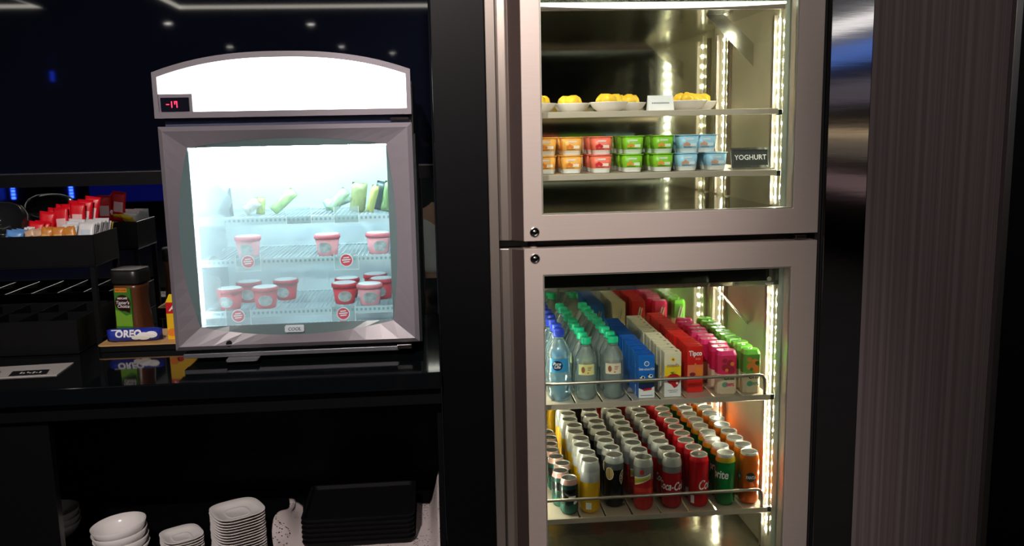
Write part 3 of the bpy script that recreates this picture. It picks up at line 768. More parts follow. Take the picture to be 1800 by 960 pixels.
can_orange = make_can('orange_soda_can', CR, CH, cb('can_fanta', [(0, srgb(206, 92, 16)), (.5, srgb(222, 110, 24)), (.95, silver)], metal=.35), fanta_print, (mat('print_dark_teal', srgb(30, 44, 60), .4), ink_w))
ZC = .413
lanes = [(can_energy, .352, 2.380, 8, .0565, .25, 'small dark teal energy drink can', .014),
 (can_yellow, .420, 2.385, 9, .0605, .1, 'yellow soda can with silver top', .005),
 (can_black, .497, 2.415, 8, .0605, -.2, 'black soda can with silver top', .004),
 (can_red, .576, 2.385, 9, .0605, -.15, 'red tonic can with gold name band', .004),
 (can_light, .660, 2.385, 9, .0605, -.15, 'dark red cola can with silver shoulder', .004),
 (can_cola, .740, 2.385, 9, .0605, -.3, 'all-red cola can with white script', .004),
 (can_lemon, .819, 2.385, 9, .0605, -.3, 'green lemon soda can with gold shoulder', .005),
 (can_orange, .890, 2.385, 9, .0605, -.3, 'orange soda can with dark round emblem', .003)]
for proto, x, y0, n, pit, rz, desc, jit in lanes:
    proto['group'] = 'lane of %ss' % proto.name.split('.')[0].replace('_', ' ')
    for k in range(n):
        jx = (jit if k % 2 else -jit)*.6 + random.uniform(-jit, jit)*.4 if k else 0
        if proto is can_energy: jx = (.006, -.010, .004, -.008, -.012, -.010, -.004, -.008)[k]
        lb = ('%s, front one of its lane' if k == 0 else '%s, '+ORD[k]+' from the front of its lane') % desc
        loc = (x+jx, y0+k*pit+(random.uniform(-.001, .001) if k else 0), ZC)
        if k == 0: proto.location = loc; proto.rotation_euler = (0, 0, rz); proto['label'] = lb
        else: dup(proto, loc, rz+random.uniform(-.8, .8)*(k > 1), lb, skip=() if k < 2 else ('label_print',))

# ------------------------------------------------------------------ bottles
pet_blue = thin_glass('blue_tinted_pet', (.78, .93, 1), milk=.30, milkcol=(.58, .84, 1), ior=1.6, rough=.05)
pet_clear = thin_glass('clear_pet', (.94, .99, .97), milk=.28, milkcol=(.92, 1, .97), ior=1.6, rough=.05)
def make_bottle(name, R, H, capm, pet, label):
    t = thing(name, 'x', 'bottle')
    pr = [(R*.55, 0), (R*.86, .002), (R, .012), (R, .022), (R*.95, .026), (R, .031), (R, .045), (R*.95, .049), (R, .054), (R, H*.40)]
    pr += [(R*.965, H*.41), (R*.965, H*.60), (R, H*.61), (R, H*.66), (R*.93, H*.70), (R*.80, H*.75), (R*.60, H*.81), (R*.46, H*.85), (R*.43, H*.87), (R*.50, H*.875), (R*.50, H*.885), (R*.42, H*.89)]
    MB().lathe(pr, 26).build('body', pet, t)
    z0 = H*.895; cr = R*.49
    c = MB(); c.lathe([(cr, z0), (cr*1.02, z0+.004), (cr, z0+.005), (cr*.97, H-.002), (cr*.9, H), (0, H)], 24)
    cp = c.build('cap', capm, t)
    kn = MB()
    for k in range(20):
        a = 2*pi*k/20; kn.box(-.0004, .0004, -cr*1.03, -cr*.98, z0+.005, H-.003)
        kn.v[-8:] = [(x*cos(a)-y*sin(a), x*sin(a)+y*cos(a), z) for x, y, z in kn.v[-8:]]
    kn.build('cap_ribs', capm, cp)
    mb = MB()
    def cyl(u, z): r = R*.972; return (r*sin(u/r), -r*cos(u/r), z)
    label(mb, cyl); return t, mb
def blue_label(mb, f):
    arcquad(mb, f, -.030, .030, .085, .123, 0, 12)
    f2 = lambda u, z: tuple(c*1.006 if i < 2 else c for i, c in enumerate(f(u, z)))
    blob(mb, f2, -.006, .104, .016, .014, 1); f3 = lambda u, z: tuple(c*1.012 if i < 2 else c for i, c in enumerate(f(u, z)))
    mb.text('Pure', .012, f3, 2, (-.007, .109), shear=.2, bold=.0003); mb.text('Life', .012, f3, 2, (-.006, .1), shear=.2, bold=.0003)
cap_blue = mat('cap_royal_blue', srgb(34, 62, 190), .35, coat=.2); cap_green = mat('cap_mint_green', srgb(20, 196, 140), .35, coat=.2)
bb, mb = make_bottle('blue_water_bottle', .0325, .203, cap_blue, pet_blue, blue_label)
mb.build('label', [mat('label_light_blue', srgb(60, 150, 205), .3), ink_navy, ink_w], bb, fix=False)
def kid_label(a):
    def L(mb, f):
        arcquad(mb, f, -.024, .024, .074, .104, 0, 12)
        f2 = lambda u, z: tuple(c*1.006 if i < 2 else c for i, c in enumerate(f(u, z)))
        for k in range(3): arcquad(mb, f2, .003, .016-.002*k, .095-.004*k, .0968-.004*k, 1, 3)
        blob(mb, f2, -.010, .089, .0055, .009, 1); blob(mb, f2, .004, .080, .003, .0025, 2)
    return L
gb, mb = make_bottle('clear_water_bottle', .0305, .176, cap_green, pet_clear, kid_label(0))
mb.build('label', [mat('label_pale_yellow', srgb(226, 218, 150), .45), mat('label_brown', srgb(150, 84, 48), .5), ink_orange], gb, fix=False)
gb2, mb = make_bottle('clear_water_bottle', .0305, .176, cap_green, pet_clear, kid_label(1))
mb.build('label', [mat('label_cream', srgb(226, 208, 186), .45), mat('label_brown_b', srgb(150, 84, 48), .5), ink_orange], gb2, fix=False)
ZB = .751
for proto, x, y0, n, pit, desc, grp, rz in ((bb, .334, 2.386, 8, .0668, 'blue-tinted water bottle with royal blue cap', 'lane of blue water bottles', -.1),
        (gb, .410, 2.383, 9, .0620, 'clear bottle with mint cap and yellow label', 'left lane of mint-capped bottles', -.1),
        (gb2, .487, 2.383, 9, .0620, 'clear bottle with mint cap and cream label', 'right lane of mint-capped bottles', -.15)):
    proto['group'] = grp
    for k in range(n):
        lb = desc + (', front one' if k == 0 else ', %s from the front' % ORD[k])
        loc = (x+(random.uniform(-.003, .003) if k else 0), y0+k*pit, ZB)
        if k == 0: proto.location = loc; proto.rotation_euler = (0, 0, rz); proto['label'] = lb
        else: dup(proto, loc, rz+random.uniform(-.6, .6), lb)

# ------------------------------------------------------------------ drink cartons
straw_m = mat('straw_white', (.72, .68, .56), .4)
def make_carton(name, w, d, h, body, top, prints, pm, prism=False):
    t = thing(name, 'x', 'drink carton')
    if prism:
        c = .009
        pts = [(-w/2+c, -d/2), (w/2-c, -d/2), (w/2, -d/2+c), (w/2, d/2-c), (w/2-c, d/2), (-w/2+c, d/2), (-w/2, d/2-c), (-w/2, -d/2+c)]
        b = MB().prism(pts, 0, h-.012)
        b.build('body', body, t, .0008, 1)
        tp = MB(); n = 8
        v = [(x, y, h-.012) for x, y in pts]+[(x*.86, y*.74+.002, h) for x, y in pts]
        tp.add(v, [tuple(range(8, 16))]+[(i, (i+1) % 8, 8+(i+1) % 8, 8+i) for i in range(8)])
        to = tp.build('top', top, t)
        MB().lathe([(.006, h), (.006, h+.0012), (0, h+.0014)], 14, (0, d*.08)).build('foil_seal', K['alu'], to)
    else:
        MB().box(-w/2, w/2, -d/2, d/2, 0, h-.0005).build('body', body, t, .001, 1)
        to = MB().box(-w/2+.001, w/2-.001, -d/2+.001, d/2-.001, h-.0005, h).build('top', top, t)
        MB().box(-w/2+.001, w/2-.001, -.0012, .0012, h, h+.0016).build('top_seam', top, to)
        MB().lathe([(.0042, h+.0001), (.0042, h+.0006)], 12, (w*.24, -d*.25)).build('straw_hole', mat('hole_cover', srgb(150, 90, 60), .4), to)
    s = MB(); s.tube([(-w*.28, d/2+.0026, h*.18), (w*.12, d/2+.0026, h*.82)], .0021, 6); s.tube([(-w*.12, d/2+.0026, h*.16), (w*.28, d/2+.0026, h*.80)], .0021, 6)
    s.build('straw', straw_m, t)
    mb = MB(); prints(mb, lambda u, z: (u, -d/2-.0007, z)); mb.build('front_print', list(pm), t, fix=False)
    return t
up = lambda f, e=.0003: (lambda u, z: (f(u, z)[0], f(u, z)[1]-e, f(u, z)[2]))
def P_milk(mb, f):
    w = .0225
    mb.flat([(-w, .001), (w, .001), (w, .036), (-w, .036)], f, 0)
    mb.flat([(-w, .030), (-.01, .024), (.008, .026), (w, .034), (w, .044), (-w, .044)], up(f), 1)
    mb.flat([(-w, .044), (w, .044), (w, .056), (.008, .060), (-.006, .054), (-w, .057)], up(f), 2)
    for cx, cz in ((-.012, .060), (.011, .064)):
        mb.flat(circ(cx, cz, .0055, 12, .0075), up(f, .0006), 0); mb.flat(circ(cx+.002, cz+.001, .003, 8, .0035), up(f, .0009), 3); mb.flat(circ(cx-.006, cz+.004, .0025, 8), up(f, .0009), 3)
    mb.flat(circ(0, .100, .0075, 18), up(f), 0); mb.flat(circ(0, .100, .0055, 18), up(f, .0006), 4)
    mb.text('ไทย-เดนมาร์ค', .0095, up(f, .0006), 0, (0, .084), bold=.0002, sx=.85)
    mb.flat([(-.010, .021), (.014, .024), (.015, .030), (-.009, .027)], up(f, .0006), 5)
    mb.flat([(-.018, .007), (.018, .007), (.018, .009), (-.018, .009)], up(f), 4)
def P_cream(mb, f):
    w = .0235
    mb.flat([(-w, .001), (w, .001), (w, .052), (-w, .052)], f, 0); mb.flat([(-w, .062), (w, .062), (w, .090), (-w, .090)], f, 1); mb.flat([(-w, .052), (w, .052), (w, .062), (-w, .062)], f, 6)
    mb.flat(circ(0, .109, .006, 16), up(f), 1); mb.flat(circ(0, .109, .0032, 10), up(f, .0006), 2)
    mb.text('ดอยคำ', .0125, up(f, .0006), 2, (0, .091), bold=.0002)
    mb.flat(circ(.002, .052, .016, 18, .0195), up(f), 3); mb.flat([(-.010, .044), (.020, .042), (.012, .030), (.004, .026)], up(f, .0006), 3)
    for a in (-.6, -.2, .2, .6): mb.flat([(.002, .066), (.002+.016*sin(a)-.002, .066+.006*cos(a)), (.002+.012*sin(a)+.002, .066+.009*cos(a))], up(f, .0009), 4)
    mb.flat(circ(.012, .040, .0035, 10), up(f, .0009), 0)
    for k in range(2): mb.flat([(-.014+.004*k, .019-.005*k), (.015-.004*k, .019-.005*k), (.015-.004*k, .0205-.005*k), (-.014+.004*k, .0205-.005*k)], up(f), 5)
def P_tipco(mb, f):
    w = .0225
    mb.flat([(-w, .045), (w, .045), (w, .082), (-w, .082)], f, 1); mb.flat([(.002, .05), (w, .05), (w, .072), (.002, .075)], up(f), 2)
    mb.flat(circ(-.008, .054, .006, 10, .009), up(f, .0006), 3); mb.flat(circ(0, .084, .003, 10), up(f, .0006), 2); mb.flat([(-w, .082), (w, .082), (w, .0835), (-w, .0835)], up(f), 4)
    mb.text('Tipco', .0200, up(f, .0006), 0, (0, .115), bold=.0007, sx=.82)
    for k in range(3): mb.flat([(.001+.005*k, .096), (.004+.005*k, .096), (.004+.005*k, .102), (.001+.005*k, .102)], up(f), 5)
def P_unif(i):
    def P(mb, f):
        w = .020
        mb.flat([(-w, .058), (w, .058), (w, .112), (-w, .112)], f, 0)
        for cx, cz, r in ((-.008, .078, .010), (.009, .070, .011), (.006, .090, .010), (-.010, .098, .007)): mb.flat(circ(cx, cz, r, 14), up(f), 1)
        for cx, cz, r in ((.012, .088, .006), (-.004, .070, .005)): mb.flat(circ(cx, cz, r, 12), up(f, .0006), 2)
        mb.text('Unif', .018, up(f, .0006), 3, (.003, .048), shear=.15, bold=.0005)
        mb.flat(circ(-.008, .028, .008, 12, .009), up(f), 4); mb.text('100%', .012, up(f, .0009), 5, (.005, .027), bold=.0006)
    return P
skin = mat('carton_skin', srgb(226, 206, 176), .5)
c_milk = make_carton('blue_milk_carton', .046, .036, .124, mat('carton_blue', srgb(24, 104, 196), .35), mat('carton_blue_top', srgb(20, 92, 190), .35), P_milk, (ink_w, ink_navy, ink_green, ink_k, mat('print_sky', srgb(60, 120, 190), .4), ink_red))
c_cream = make_carton('cream_juice_carton', .048, .036, .130, mat('carton_cream', srgb(232, 220, 190), .4), mat('carton_cream_top', srgb(232, 222, 196), .4), P_cream, (ink_w, mat('print_yellow', srgb(240, 208, 40), .4), mat('print_gold_brown', srgb(150, 96, 30), .4), ink_red, ink_green, mat('print_grey', srgb(120, 116, 120), .5), ink_orange))
c_tip = make_carton('red_juice_carton', .046, .038, .136, mat('carton_red', srgb(214, 30, 26), .35), mat('carton_red_top', srgb(222, 34, 28), .35), P_tipco, (ink_w, mat('print_salmon', srgb(226, 120, 84), .4), ink_orange, mat('print_plum', srgb(120, 40, 40), .4), ink_red, mat('print_pink', srgb(240, 130, 120), .4)))
c_pink = make_carton('pink_juice_carton', .056, .042, .124, bands('carton_pink_wrap', [(0, srgb(226, 206, 176)), (.468, srgb(206, 30, 84))], 0, .124, .4), mat('carton_magenta_top', srgb(220, 36, 112), .35), P_unif(0), (mat('print_magenta', srgb(206, 30, 84), .4), mat('print_grape', srgb(150, 24, 50), .4), ink_orange, mat('print_forest', srgb(24, 70, 30), .4), mat('print_teal', srgb(90, 170, 140), .4), mat('print_rose', srgb(226, 60, 110), .4)), True)
c_green = make_carton('green_juice_carton', .050, .042, .124, bands('carton_green_wrap', [(0, srgb(222, 204, 172)), (.468, srgb(92, 150, 56))], 0, .124, .4), mat('carton_lime_top', srgb(110, 190, 60), .35), P_unif(1), (mat('print_leaf', srgb(92, 150, 56), .4), mat('print_carrot', srgb(220, 120, 40), .4), mat('print_dark_leaf', srgb(50, 96, 40), .4), mat('print_forest_b', srgb(24, 70, 30), .4), mat('print_teal_b', srgb(90, 170, 140), .4), mat('print_sage', srgb(120, 160, 120), .4)), True)
for proto, x, y0, n, pit, desc, jit in ((c_milk, .577, 2.372, 12, .0425, 'blue milk carton with a white foot and cows', .002), (c_cream, .652, 2.372, 12, .0425, 'cream juice carton with red fruit', .0015),
        (c_tip, .726, 2.405, 11, .044, 'red juice carton with white name', .003), (c_pink, .812, 2.378, 10, .0475, 'pink-topped cream juice carton', .008), (c_green, .884, 2.378, 10, .0475, 'green-topped cream juice carton', .003)):
    proto['group'] = 'lane of %ss' % proto.name.replace('_', ' ')
    for k in range(n):
        lb = desc + (', front one of its lane' if k == 0 else ', %s from the front of its lane' % ORD[k])
        loc = (x+(random.uniform(-jit, jit) if k else 0), y0+k*pit, ZB)
        rz = random.uniform(-.04, .04) if k else 0
        if k == 0: proto.location = loc; proto.rotation_euler = (0, 0, rz); proto['label'] = lb
        else: dup(proto, loc, rz, lb, skip=('front_print',) if k > 1 else ())

# ------------------------------------------------------------------ yoghurt cups on the upper compartment's lower shelf
def make_cup(name, col, pic, small):
    t = thing(name, 'x', 'yoghurt cup')
    MB().lathe([(.0225, 0), (.0240, .002), (.0255, .012), (.0262, .0125), (.0290, .046)], 24, sq=5, ms=[0, 0, 0, 1]).build('cup', [K['white'], col], t)
    MB().lathe([(.0290, .0462), (.0312, .0465), (.0312, .0485)], 24, sq=5).build('lid', mat('foil_lid', tuple(min(1, c*1.1) for c in small), .35, .2), t)
    mb = MB()
    f = lambda u, z: (u, -.0263-.0031*(z-.0125)/.034-.0006, z)
    mb.flat([(-.004, .018), (.018, .018), (.018, .026), (-.004, .026)], f, 0)
    for k in range(3): mb.flat(circ(-.014+.006*k, .022+.004*(k % 2), .0045, 10), up(f), 1)
    mb.flat([(-.012, .034), (.010, .034), (.010, .039), (-.012, .039)], f, 0)
    mb.flat([(-.017, .0145), (.006, .0145), (.006, .0165), (-.017, .0165)], f, 2)
    mb.build('printed_label', [mat('cup_print_pale', tuple(.55+.35*c for c in small), .4), pic, mat('cup_print_dark', tuple(c*.35 for c in small), .4)], t, fix=False)
    return t
OR_, RE_, GR_, BL_ = srgb(236, 168, 78), srgb(232, 112, 88), srgb(124, 186, 40), srgb(150, 196, 222)
cup_o = make_cup('orange_yoghurt_cup', mat('cup_orange', OR_, .4), mat('pic_orange', srgb(226, 130, 50), .4), OR_)
cup_r = make_cup('red_yoghurt_cup', mat('cup_coral', RE_, .4), mat('pic_berry', srgb(206, 40, 56), .4), RE_)
cup_g = make_cup('green_yoghurt_cup', mat('cup_lime', GR_, .4), mat('pic_fruit', srgb(214, 150, 60), .4), GR_)
cup_b = make_cup('blue_yoghurt_cup', mat('cup_sky', BL_, .4), mat('pic_mix', srgb(206, 150, 120), .4), BL_)
ZY = 1.3845; used2 = set()
cols = [(cup_o, .304, 'orange yoghurt cup at the left frame edge'), (cup_o, .374, 'orange yoghurt cup beside the coral cups'), (cup_r, .455, 'coral red yoghurt cup'), (cup_g, .541, 'left green yoghurt cup'), (cup_g, .624, 'right green yoghurt cup'), (cup_b, .694, 'pale blue yoghurt cup beside the green ones'), (cup_b, .772, 'pale blue yoghurt cup nearest the sign')]
for ci, (proto, x, desc) in enumerate(cols):
    proto['group'] = 'stacked ' + proto.name.replace('_', ' ') + 's'
    for r in range(3):
        for lv in range(2):
            dx = -.024 if (ci == 6 and lv) else random.uniform(-.002, .002)
            lb = '%s, %s of the %s stack' % (desc, 'top' if lv else 'bottom', ('front', 'second', 'rearmost')[r])
            loc = (x+dx, 2.392+r*.068+(.012 if ci in (6,) and lv else 0), ZY+lv*.0487)
            rz = random.uniform(-.05, .05)
            if proto.name in used2: dup(proto, loc, rz, lb)
            else: used2.add(proto.name); proto.location = loc; proto['label'] = lb
# framed sign
t = thing('table_sign', 'small black YOGHURT sign in a silver frame on the shelf', 'sign', (.877, 2.39, ZY), -.05)
sg = MB(); W2, H2 = .054, .056; tilt = .22
def tl(mb): mb.v = [(x, y+z*sin(tilt), z*cos(tilt)+.004) for x, y, z in mb.v]; return mb
fr = ring_mesh([([(-W2, 0), (W2, 0), (W2, H2), (-W2, H2)], -.002), ([(-W2+.006, .006), (W2-.006, .006), (W2-.006, H2-.006), (-W2+.006, H2-.006)], -.002), ([(-W2+.006, .006), (W2-.006, .006), (W2-.006, H2-.006), (-W2+.006, H2-.006)], .003), ([(-W2, 0), (W2, 0), (W2, H2), (-W2, H2)], .003)])
tl(fr).build('frame', K['chrome'], t)
tl(MB().box(-W2+.0061, W2-.0061, -.0005, .0025, .0061, H2-.0061)).build('plate', mat('sign_black', (.02, .024, .022), .3), t)
tl(MB().text('YOGHURT', .0195, lambda u, z: (u, -.001, z), 0, (0, H2/2), bold=.0002, sx=.95)).build('lettering', ink_w, t, fix=False)
MB().box(-W2-.004, W2+.004, -.022, .018, 0, .0035).build('foot', K['chrome'], t, .001)

# ------------------------------------------------------------------ dishes of cut fruit on the top shelf
ZD = 1.5485
def make_dish(r):
    t = thing('fruit_dish', 'x', 'dish', group='white dishes on the top fridge shelf')
    MB().lathe([(0, .001), (r*.52, 0), (r*.56, .001), (r*.80, .010), (r*.98, .024), (r, .0255), (r*.985, .0262), (r*.78, .0125), (r*.55, .004), (0, .0035)], 36).build('bowl', K['white_plate'], t)
    return t
dish = make_dish(.054)
fruit = mat('cut_yellow_fruit', srgb(240, 190, 40), .45, var=.2, scale=60, bump=.3)
def chunk(seed):
    rnd = random.Random(seed); bm = bmesh.new(); bmesh.ops.create_icosphere(bm, subdivisions=2, radius=1)
    for v in bm.verts:
        a = v.co.copy(); k = 1+.16*sin(3*a.x+seed)+.12*cos(4*a.y+2*seed)+rnd.uniform(-.04, .04)
        v.co = Vector((a.x*.023*k, a.y*.019*k, max(a.z, -.75)*.017*k))
    zm = min(v.co.z for v in bm.verts)
    for v in bm.verts: v.co.z -= zm
    me = bpy.data.meshes.new('fruit_chunk'); bm.to_mesh(me); bm.free(); me.materials.append(fruit)
    for p in me.polygons: p.use_smooth = True
    return me
chunks = [chunk(s) for s in range(4)]
dl = [(.293, 2.47, 'at the left frame edge'), (.396, 2.512, 'second from the left frame edge'), (.487, 2.435, 'left of the paper card'), (.560, 2.53, 'behind the paper card'), (.709, 2.435, 'right of the paper card'), (.768, 2.53, 'at the right end of the shelf')]
for i, (x, y, ds) in enumerate(dl):
    lb = 'white shallow dish of yellow fruit ' + ds
    if i == 0: dish.location = (x, y, ZD); dish['label'] = lb
    else: dup(dish, (x, y, ZD), .3*i, lb)
    for k, (dx, dy, dz) in enumerate(((-.004, -.016, .0145), (-.018, .016, .014), (.017, .019, .014))):
        o = bpy.data.objects.new('fruit_chunk', chunks[(i+k) % 4]); C.objects.link(o)
        o.location = (x+dx, y+dy, ZD+dz); o.rotation_euler = (0, 0, i+2*k)
        tag(o, ('front', 'left rear', 'right rear')[k] + ' yellow fruit piece in the dish ' + ds, 'fruit', 'fruit pieces in the dish ' + ds)
t = thing('paper_card', 'white folded paper card with one printed line between the fruit dishes', 'card', (.616, 2.375, ZD), 0)
MB().prism([(-.012, 0), (-.011, 0), (.0005, .038), (.0115, 0), (.0125, 0), (.0005, .0395)], -.035, .035, 'x').build('card', mat('card_paper', (.72, .70, .72), .6), t)
mb = MB()
for k in range(11): mb.flat([(-.024+.0044*k, .0175), (-.0212+.0044*k, .0175), (-.0212+.0044*k, .021), (-.024+.0044*k, .021)], lambda u, z: (u, -.0123+z*.315-.0004, z))
mb.build('printed_line', mat('card_ink', (.06, .06, .08), .5), t, fix=False)

# ------------------------------------------------------------------ two-tier condiment rack
RK = thing('condiment_rack', 'two-tier black condiment rack with sachets in its top tray', 'rack', (-1.35, 2.75, .889))
def rk(mb, name, m=None, bevel=.001): return wpart(mb, name, m or K['black_matte'], RK, bevel, 1)
def tray_box(x0, x1, y0, y1, z0, z1, nx, th=.004, div=True):
    rk(MB().box(x0, x1, y0, y1, z0, z0+.004), 'tray_floor')
    rk(MB().box(x0, x1, y0, y0+th, z0+.0041, z1), 'tray_front'); rk(MB().box(x0, x1, y1-th, y1, z0+.0041, z1), 'tray_back')
    rk(MB().box(x1-th, x1, y0+th, y1-th, z0+.0041, z1), 'tray_side'); rk(MB().box(x0, x0+th, y0+th, y1-th, z0+.0041, z1), 'tray_side')
    ym = (y0+y1)/2
    if not div: return
    rk(MB().box(x0+th, x1-th, ym-.0015, ym+.0015, z0+.0041, z1-.004), 'tray_divider')
    for k in range(1, nx):
        x = x1-(x1-x0)*k/nx
        rk(MB().box(x-.0015, x+.0015, y0+th, y1-th, z0+.0041, z1-.003), 'tray_divider')
tray_box(-1.72, -1.004, 2.68, 2.885, 1.128, 1.224, 7, div=False)
tray_box(-1.72, -1.035, 2.583, 2.885, .8905, .990, 8)
for y in (2.680, 2.870):
    for x in (-1.022, -1.72):
        rk(MB().box(x, x+.016, y, y+.014, .8905, 1.1275), 'post')

# sachets: a small pillow packet with crimped ends
def packet_mesh(name, w, h, t, m, m2):
    mb = MB(); nx, nz = 6, 9; g = []
    for s in (-1, 1):
        for j in range(nz+1):
            for i in range(nx+1):
                u, v = i/nx*2-1, j/nz*2-1
                b = t/2*max(0, (1-u**4)*(1-v**6))+.0003
                g.append((u*w/2*(1-.05*(1-abs(v))), s*b+.0008*sin(7*u+5*v), v*h/2))
    N = (nx+1)*(nz+1); fs = []; ms = []
    for j in range(nz):
        for i in range(nx):
            a = j*(nx+1)+i
            mm = 1 if (j in (3, 4, 5) and 1 <= i <= nx-2) else 0
            fs.append((a, a+1, a+nx+2, a+nx+1)); ms.append(mm)
            fs.append((N+a, N+a+nx+1, N+a+nx+2, N+a+1)); ms.append(mm)
    rim = [i for i in range(nx)] + [nx+(nx+1)*j for j in range(nz)] + [nz*(nx+1)+nx-i for i in range(nx)] + [(nz-j)*(nx+1) for j in range(nz)]
    for k in range(len(rim)):
        a, b = rim[k], rim[(k+1) % len(rim)]; fs.append((a, N+a, N+b, b)); ms.append(0)
    mb.v = g; mb.f = [list(f) for f in fs]; mb.mi = ms; mb.sm = [True]*len(fs)
    o = mb.build(name, [m, m2]); me = o.data; bpy.data.objects.remove(o); return me
def sm(name, col, p, rough=.35, metal=0.): return packet_mesh, mat('foil_'+name, col, rough, metal, var=.12, scale=60), mat('print_'+name, p, .4)
def PK(name, w, h, t, col, p, rough=.35, metal=0.): f, a, b = sm(name, col, p, rough, metal); return f('sachet', w, h, t, a, b)
P_white = PK('white_sugar', .048, .066, .006, (.74, .74, .76), (.55, .62, .72)); P_red = PK('red_coffee', .046, .105, .010, srgb(216, 14, 34), (.76, .5, .5))
P_blue = PK('blue_creamer', .05, .055, .012, srgb(96, 150, 214), srgb(40, 80, 170)); P_amber = PK('amber_tea', .036, .066, .010, srgb(206, 132, 50), srgb(226, 170, 100))
P_tan = PK('tan_sugar', .032, .060, .010, srgb(206, 170, 140), srgb(150, 90, 50)); P_silver = PK('silver_stick', .016, .085, .008, (.5, .5, .52), (.2, .2, .22), .25, .7)
P_yel = PK('yellow_sweetener', .048, .040, .010, srgb(244, 204, 28), srgb(250, 220, 80))
def sachet(me, x, y, z, rx, ry, rz, label, group):
    o = bpy.data.objects.new('sachet', me); C.objects.link(o); o.location = (x, y, z); o.rotation_euler = (rx, ry, rz)
    return tag(o, label, 'sachet', group)
rnd = random.Random(3)
LFT = ['leftmost'] + ['%s from the left' % o for o in ORD[1:]]
for k in range(8): sachet(P_silver, -1.335+.012*k, 2.715+.008*(k % 3), 1.205, -.25, .35+rnd.uniform(-.2, .2), .1, 'silver stick sachet at the left picture edge, ' + LFT[k], 'silver stick sachets')
for k in range(3): sachet(P_blue, -1.236+.008*k, 2.700+.0145*(k % 3), 1.213, -.2, (.2, -.2)[k//3], .0, 'blue creamer sachet in the top rack tray, ' + LFT[k], 'blue creamer sachets')
for k in range(4): sachet(P_tan, -1.190+.012*k, 2.712+.01*(k % 2), 1.212, -.2, -.35+.1*k, .1, 'tan striped sachet between blue and amber ones, ' + LFT[k], 'tan sachets')
for k in range(5): sachet(P_amber, -1.150+.018*k, 2.710+.008*(k % 2), 1.214, -.2, .25-.12*k, .05, 'amber tea sachet beside the white sugar pile, ' + LFT[k], 'amber tea sachets')
for k in range(26):
    c, r = k % 2, k//2
    sachet(P_white, -1.088+.052*c, 2.712+.0108*r+.003*c, 1.214+rnd.uniform(-.004, .014)+.006*(r > 5), -.35+rnd.uniform(-.03, .03), rnd.uniform(-.12, .12), rnd.uniform(-.05, .05), 'white sugar sachet in the %s file of the top tray, %s from the front' % (('left', 'right')[c], ORD[r] if r else 'first'), 'white sugar sachets')
sachet(P_yel, -1.035, 2.868, 1.232, -.9, .15, .3, 'yellow sweetener sachet lying at the tray back corner', 'yellow sweetener sachets')
sachet(P_yel, -1.065, 2.845, 1.238, -1.1, .1, -.2, 'yellow sweetener sachet on top of the white sugar pile', 'yellow sweetener sachets')
for k in range(4): sachet(P_white, -1.262+.016*k, 2.738+.012*k, 1.214, -.3, .1, 0, 'white sachet between the blue and red sachets, ' + LFT[k], 'crumpled white sachets')
for k in range(9): sachet(P_red, -1.185+.047*(k % 3)+.012*(k//3), 2.805+.024*(k//3), 1.234+.008*(k//3)+.012*(k % 3), -.12, (.12, -.08, .05)[k % 3]+.06*(k//3), rnd.uniform(-.12, .12), 'tall red coffee sachet, %s in the %s row' % (('left', 'middle', 'right')[k % 3], ('front', 'second', 'rear')[k//3]), 'red coffee sachets')
for k in range(2): sachet(P_red, -1.208+.012*k, 2.772+.013*k, 1.208, -.2, .15, 0, 'low red coffee sachet before the tall ones, %s of two' % ('front', 'rear')[k], 'short red coffee sachets')
t = thing('domed_lid', 'glossy black domed lid behind the silver sachets', 'lid', (-1.315, 2.79, 1.2245))
gl = mat('glossy_black_plastic', (.012, .013, .015), .08)
MB().lathe([(.090, 0), (.093, .002), (.092, .02), (.085, .055), (.066, .082), (.04, .094), (0, .098)], 32).build('dome', gl, t)
MB().lathe([(.0935, .002), (.096, .004), (.0935, .008)], 32).build('rim', K['chrome'], t)
o = sachet(PK('navy_wrapper', .03, .05, .01, (.25, .28, .4), (.7, .7, .75)), -1.046, 2.63, .915, -.2, .2, 1.2, 'small blue-silver wrapper inside the end of the lower tray', 'loose wrapper')

# ------------------------------------------------------------------ serving tray with coffee jar, biscuits and box
t = thing('serving_tray', 'black tray with tan top left of the freezer', 'tray', (-.85, 2.69, .8895))
MB().prism(rrect(-.136, .138, -.102, .105, .012), 0, .0175).build('base', K['black_matte'], t, .001, 1)
MB().prism(rrect(-.137, .139, -.103, .106, .012), .0176, .0205).build('tan_top', mat('tan_wood_top', srgb(206, 160, 104), .45, var=.15, scale=12, stretch=(1, 12, 1)), t)
ZTR = .9101
J = thing('coffee_jar', 'square glass coffee jar with black lid and green label', 'jar', (-.925, 2.735, ZTR), -.22)
cof = mat('coffee_granules', srgb(92, 52, 30), .3, var=.5, scale=300, coat=.6)
prof = [(.040, 0), (.045, .003), (.046, .015), (.0435, .05), (.0395, .09), (.0385, .115), (.0415, .145), (.0425, .155), (.036, .160)]
MB().lathe(prof, 32, sq=4.5).build('glass_body', cof, J)
MB().lathe([(.0385, .1602), (.045, .161), (.046, .166), (.046, .198), (.0445, .2005), (.040, .2035), (0, .204)], 32, sq=5).build('lid', mat('jar_lid_black', (.012, .012, .012), .3), J)
MB().lathe([(.0445, .2038), (.0445, .2046), (0, .2050)], 32, sq=5).build('lid_top', mat('jar_lid_grey', (.22, .21, .21), .35), J)
def jf(u, z):
    rr = 0
    for (r0_, z0_), (r1_, z1_) in zip(prof, prof[1:]):
        if z0_ <= z <= z1_ and z1_ > z0_: rr = r0_+(r1_-r0_)*(z-z0_)/(z1_-z0_)
    return (u-.004, -(rr or .045)-.0018, z)
mb = MB()
def patch(m, pts, e=0): mb.flat(pts, lambda u, z: (jf(u, z)[0], -.0475-e, z), m)
